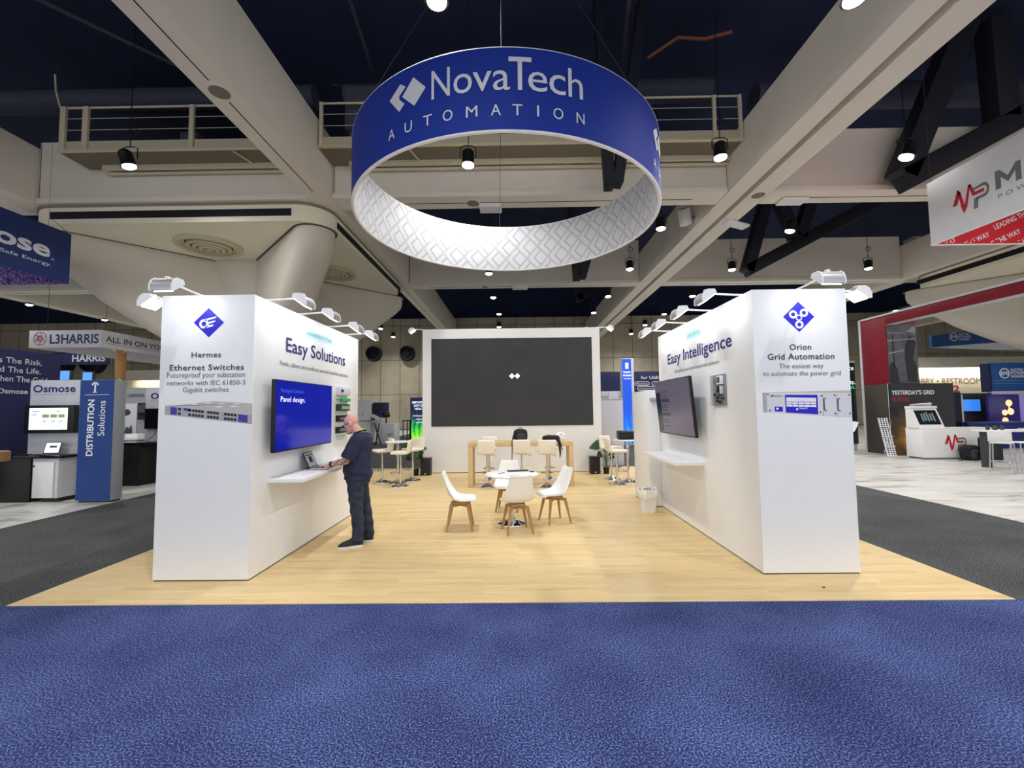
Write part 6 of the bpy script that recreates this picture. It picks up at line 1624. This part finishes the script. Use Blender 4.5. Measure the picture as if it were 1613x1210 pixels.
W(12.92, 13.76, 14.34, 14.6, 1.622, 1.70, 'lid', WHITE_MATT, t, 0.01)
o = MB().tube([(-0.32, 0, 0.03), (-0.1, 0, 0.05), (0.12, 0, 0.06), (0.30, 0, 0.05)], [0.03, 0.035, 0.045, 0.06], 10).ball((0.33, 0, 0.06), 0.06).build('model_insulator', SILVER, loc=(13.32, 14.48, 1.702)); solo(o, 'pale metal rod model lying on top of the sloped display box', 'model')
t = thing('brochure_rack', 'leaning white brochure rack with square windows before the dark wall', 'rack', (12.55, 14.8, 0))
lean = Vector((-0.17, 0.10, 1.30))
A_ = Vector((12.44, 14.8, 0.02))
FRk = frame_uvn(A_, (1, 0.0, 0), lean) 
L_ = lean.length
for s_ in (0, 0.29): MB().box(s_, s_ + 0.02, 0, L_, -0.02, 0.0, M=FRk).build('side_rail', BANW, t, world=True)
for k in range(4):
    y0 = 0.02 + k * L_ / 4
    mb = MB()
    for i in range(4): mb.box(0.02 + i * 0.087, 0.035 + i * 0.087, y0, y0 + L_ / 4 - 0.03, 0, 0.02, M=FRk)
    for i in range(5): mb.box(0.02, 0.29, y0 + i * 0.067, y0 + i * 0.067 + 0.018, 0.0, 0.021, M=FRk)
    mb.box(0.0, 0.31, y0 - 0.01, y0 + 0.01, -0.02, 0.06, M=FRk)
    mb.build('pocket', INKWHITE, t, world=True)
MB().tube([A_ + Vector((0.15, 0.02, 0.95)), A_ + Vector((0.18, 0.36, 0.0))], 0.012, 6).build('rear_prop', SILVER, t, world=True)
t = thing('backpack', 'black backpack slumped on the floor before the white reception counter', 'backpack', (14.2, 13.82, 0))
blob((0, 0, 0.23), 0.27, 0.16, 0.24, 0.05, flat=0.002).build('body', FABBLK, t)
blob((0.02, -0.12, 0.19), 0.17, 0.07, 0.16, 0.04, flat=0.002).build('front_pocket', FABGR, t)
MB().tube([(-0.2, -0.08, 0.3), (-0.3, -0.12, 0.12), (-0.38, -0.12, 0.02), (-0.5, -0.1, 0.012)], [0.025, 0.02, 0.014, 0.01], 8).build('strap', FABBLK, t)
t = thing('equipment_case', 'tall black equipment case standing right of the floor backpack', 'case', (14.42, 13.6, 0))
W(14.1 + 0.12, 14.78, 13.42, 13.62, 0.03, 0.72, 'shell', BLACK, t, 0.02); W(14.4, 14.6, 13.40, 13.42, 0.6, 0.64, 'handle', DARKGREY, t)
for x in (14.28, 14.72): MB().lathe([(0.03, 0), (0.03, 0.03)], (x, 13.52, 0.0), 10).build('wheel', DARKGREY, t, world=True)
def lounge_stool(x, y, rz, label):
    t = thing('counter_stool', label, 'stool', (x, y, 0), rz, group='white counter stools at the right edge')
    MB().box(-0.21, 0.21, -0.2, 0.2, 0.745, 0.775, bev=0.012).build('seat', WHITE_MATT, t)
    M = Matrix.Translation((-0.2, 0, 0.77)) @ Matrix.Rotation(math.radians(-10), 4, 'Y')
    MB().box(-0.012, 0.012, -0.21, 0.21, 0.02, 0.30, bev=0.01, M=M).build('backrest', WHITE_MATT, t)
    for sx in (-1, 1):
        for sy in (-1, 1): MB().tube([(sx * 0.18, sy * 0.18, 0.745), (sx * 0.22, sy * 0.21, 0.0)], 0.013, 8).build('leg', SILVER, t)
    MB().tube([(0.205, -0.20, 0.28), (0.205, 0.20, 0.28), (-0.205, 0.20, 0.28), (-0.205, -0.20, 0.28), (0.205, -0.20, 0.28)], 0.009, 6).build('foot_ring', SILVER, t)
lounge_stool(12.36, 11.25, math.radians(35), 'white counter stool with chrome legs at the right edge, fully visible one')
lounge_stool(13.0, 11.3, math.radians(160), 'white counter stool cut off by the right edge of the photo')
t = thing('display_table', 'white high table behind the counter stools at the right edge', 'table', (13.5, 12.2, 0))
W(12.9, 14.3, 11.95, 12.5, 0.98, 1.03, 'tabletop', WHITE_MATT, t)
for x in (13.0, 14.2): W(x - 0.04, x + 0.04, 12.1, 12.35, 0.0, 0.98, 'leg', DARKGREY, t)
o = MB().box(-0.35, 0.35, -0.3, 0.3, 0, 0.05, bev=0.01).build('floor_plate', BLACK, loc=(12.55, 9.9, 0.001)); solo(o, 'black base plate on the white floor at the right edge', 'plate')
for k, (x, w_) in enumerate(((13.05, 0.05), (13.25, 0.07), (13.45, 0.05))):
    o = MB().lathe([(w_ * 0.6, 0), (w_, 0.04), (w_ * 0.7, 0.10), (w_ * 0.3, 0.12)], n=12).build('ornament', DARKGREY, loc=(x, 12.2, 1.031)); solo(o, ('small dark ornament on the right high table, left one', 'round dark ornament in the middle of the right high table', 'small dark ornament on the right high table, right one')[k], 'ornament')

# ---- right background
t = thing('light_wall', 'dark green booth screen with white words just right of the right stand wall', 'screen', (12.3, 17.2, 0))
W(11.3, 13.3, 17.1, 17.25, 0.25, 3.42, 'screen', scr('screen_dark_green', (12, 34, 38), 0.35), t); W(11.3, 13.3, 17.09, 17.26, 3.42, 3.5, 'top_frame', BANW, t); W(11.35, 13.25, 17.12, 17.24, 0.0, 0.25, 'plinth', GREYWHITE, t)
lettering(t, scr('text_glow', (245, 250, 255), 0.9), [('one source', 12.3, 13.25, 3.14, 3.3, 0.01), ('more clarity,', 12.3, 13.27, 2.60, 2.74, 0.01)], FY(17.1), lift=0.004)
lettering(t, scr('text_mint', (70, 220, 140), 0.9), [('more impact.', 12.3, 13.27, 2.40, 2.53, 0.01)], FY(17.1), 'mint lettering', lift=0.004)
t = thing('white_chair', 'white curved chair seen in front of the dark green screen', 'chair', (12.0, 15.9, 0))
MB().surf(lambda u, v: Vector((11.75 + 0.5 * u, 15.7 + 0.4 * v, 0.78 + 0.5 * max(0, u - 0.55) ** 1.4 * 2.2 + 0.03 * math.sin(PI * v))), 12, 6).build('seat', WHITE_MATT, t, world=True)
MB().tube([(11.98, 15.9, 0.0), (11.98, 15.9, 0.78)], 0.03, 10).build('column', CHROME, t, world=True)
MB().lathe([(0.2, 0.001), (0.2, 0.015), (0.04, 0.04)], (11.98, 15.9, 0), 20).build('base', CHROME, t, world=True)
t = thing('hanging_banner', 'blue hanging banner with white emblem far right under the soffit', 'hanging sign', (28.9, 28.0, 5.3))
mb = MB(); mb.prism([(26.7, 5.42), (31.3, 5.72), (31.3, 6.75), (26.7, 6.15)], 0, 0.1, M=FY(28.0)); mb.build('panel', EPBLUE, t, world=True)
plate(t, INKWHITE, [[(26.7, 5.42), (31.3, 5.72), (33.2, 5.72), (33.2, 5.2), (31.3, 5.2)], ], frame_uvn((0, 28.05, 0), (1, 0, 0), (0, 0, 1)), 0.05, 'white_underside')
def epe(parent, F, x0, y0, h, m):
    mb = MB(); ringpoly(mb, x0 + h / 2, y0 + h / 2, h * 0.40, h * 0.5, F, n=20)
    put_text(mb, 'EPE', F, x0 + 0.16 * h, x0 + 0.9 * h, y0 + h * 0.34, y0 + h * 0.66, bold=0.03, lift=0.004)
    for k, wd in enumerate(('ELECTRIC', 'POWER', 'ENGINEERS')): put_text(mb, wd, F, x0 + h * 1.1, x0 + h * (2.3 + 0.25 * (k % 2)), y0 + h * (0.70 - 0.31 * k), y0 + h * (0.94 - 0.31 * k), bold=0.02, lift=0.003)
    mb.build('emblem_lettering', m, parent, world=True, smooth=False, normals=False)
epe(t, FY(27.9), 27.85, 5.80, 0.55, SIGNGREY)
for x in (27.0, 31.0): MB().tube([(x, 28.05, 6.3), (x, 28.05, 13.1)], 0.012, 5).build('suspension_cable', PIPE, t, world=True)
t = thing('sign_board', 'blue panel with round white emblem at the far right edge', 'booth panel', (22.6, 20.0, 0))
W(21.75, 24.6, 20.0, 20.15, 2.32, 3.62, 'panel', EPBLUE, t); W(21.55, 21.75, 20.0, 20.3, 2.3, 3.6, 'side', NAVY, t); W(21.7, 24.6, 19.95, 20.2, 2.2, 2.32, 'lower_rail', BANW, t)
for x in (21.85, 24.4): MB().tube([(x, 20.1, 0), (x, 20.1, 2.2)], 0.05, 8).build('post', SILVER, t, world=True)
epe(t, FY(20.0), 22.1, 2.90, 0.48, INKWHITE)
plate(t, mat('pale_line', rgb(120, 170, 210), 0.5), [rect(21.8, 24.5, 2.80, 2.815), rect(21.8, 24.5, 2.66, 2.675)], FY(20.0), 0.003, 'stripes')
t = thing('booth_wall', 'dark navy partition behind the reception counter', 'booth wall', (18.0, 18.2, 0))
W(17.3, 18.25, 18.0, 18.15, 0.0, 2.25, 'panel', mat('near_black_navy', rgb(22, 24, 44), 0.5), t); W(18.25, 18.32, 17.98, 18.2, 0.0, 2.15, 'edge_post', SILVER, t)
t = thing('booth_wall', 'black booth wall holding a small blue screen in the right background', 'booth wall', (18.9, 19.0, 0))
W(18.75, 20.6, 19.0, 19.12, 0.0, 2.22, 'panel', mat('near_black', rgb(34, 36, 42), 0.5), t)
t = thing('wall_television', 'small bright blue television on the black wall in the right background', 'television', (19.6, 18.9, 1.4))
W(18.95, 20.0, 18.88, 18.98, 1.4, 2.0, 'casing', BLACK, t); W(19.0, 19.95, 18.87, 18.88, 1.45, 1.95, 'screen', scr('screen_azure', (50, 120, 220), 0.9), t, 0)
t = thing('blue_counter', 'navy blue counter below the small blue television', 'counter', (19.2, 17.9, 0))
W(18.2, 20.3, 17.4, 17.9, 0.0, 0.98, 'body', mat('counter_royal', rgb(30, 44, 118), 0.5), t); W(18.15, 20.35, 17.35, 17.95, 0.98, 1.03, 'worktop', mat('counter_royal_top', rgb(60, 76, 150), 0.4), t)
t = thing('light_wall', 'dark purple screen wall with orange glowing blobs at far right', 'screen', (20.5, 18.5, 0))
W(19.9, 21.2, 18.5, 18.6, 0.6, 2.15, 'screen', scr('screen_indigo', (34, 24, 86), 0.5), t); W(19.95, 21.15, 18.52, 18.6, 0.0, 0.6, 'base', BLACK, t)
plate(t, scr('blob_orange', (255, 206, 150), 1.0), [disc(20.75, 1.78, 0.14), disc(20.80, 1.42, 0.14), disc(20.55, 1.38, 0.12), disc(20.55, 1.05, 0.13), rect(20.72, 20.78, 1.5, 1.75)], FY(18.5), 0.004, 'glowing_blobs')
t = thing('light_wall', 'lilac glowing booth wall at the far right edge', 'screen', (22.3, 19.2, 0))
W(21.3, 24.2, 19.2, 19.3, 0.5, 2.1, 'screen', scr('screen_lilac', (112, 98, 170), 0.6), t); W(21.3, 24.2, 19.22, 19.3, 0.0, 0.5, 'base', GREYWHITE, t); W(21.25, 21.45, 19.15, 19.2, 0.5, 2.1, 'orange_edge', scr('edge_orange', (236, 150, 90), 0.8), t, 0)
t = thing('side_table', 'small white side table before the orange blob screen', 'table', (18.6, 15.9, 0))
W(18.3, 18.95, 15.7, 16.1, 0.82, 0.86, 'tabletop', WHITE_MATT, t); MB().tube([(18.6, 15.9, 0), (18.6, 15.9, 0.82)], 0.04, 8).build('leg', DARKGREY, t, world=True)
t = thing('bar_chair', 'dark framed chair beside the navy blue counter in the background', 'chair', (17.9, 17.0, 0))
W(17.7, 18.2, 16.85, 17.25, 0.62, 0.66, 'seat', NAVY, t)
for x in (17.73, 18.17):
    for y in (16.88, 17.22): MB().tube([(x, y, 0), (x, y, 0.64 if y < 17 else 1.0)], 0.018, 6).build('leg', SILVER, t, world=True)
W(17.7, 18.2, 17.2, 17.25, 0.85, 1.0, 'backrest', NAVY, t)
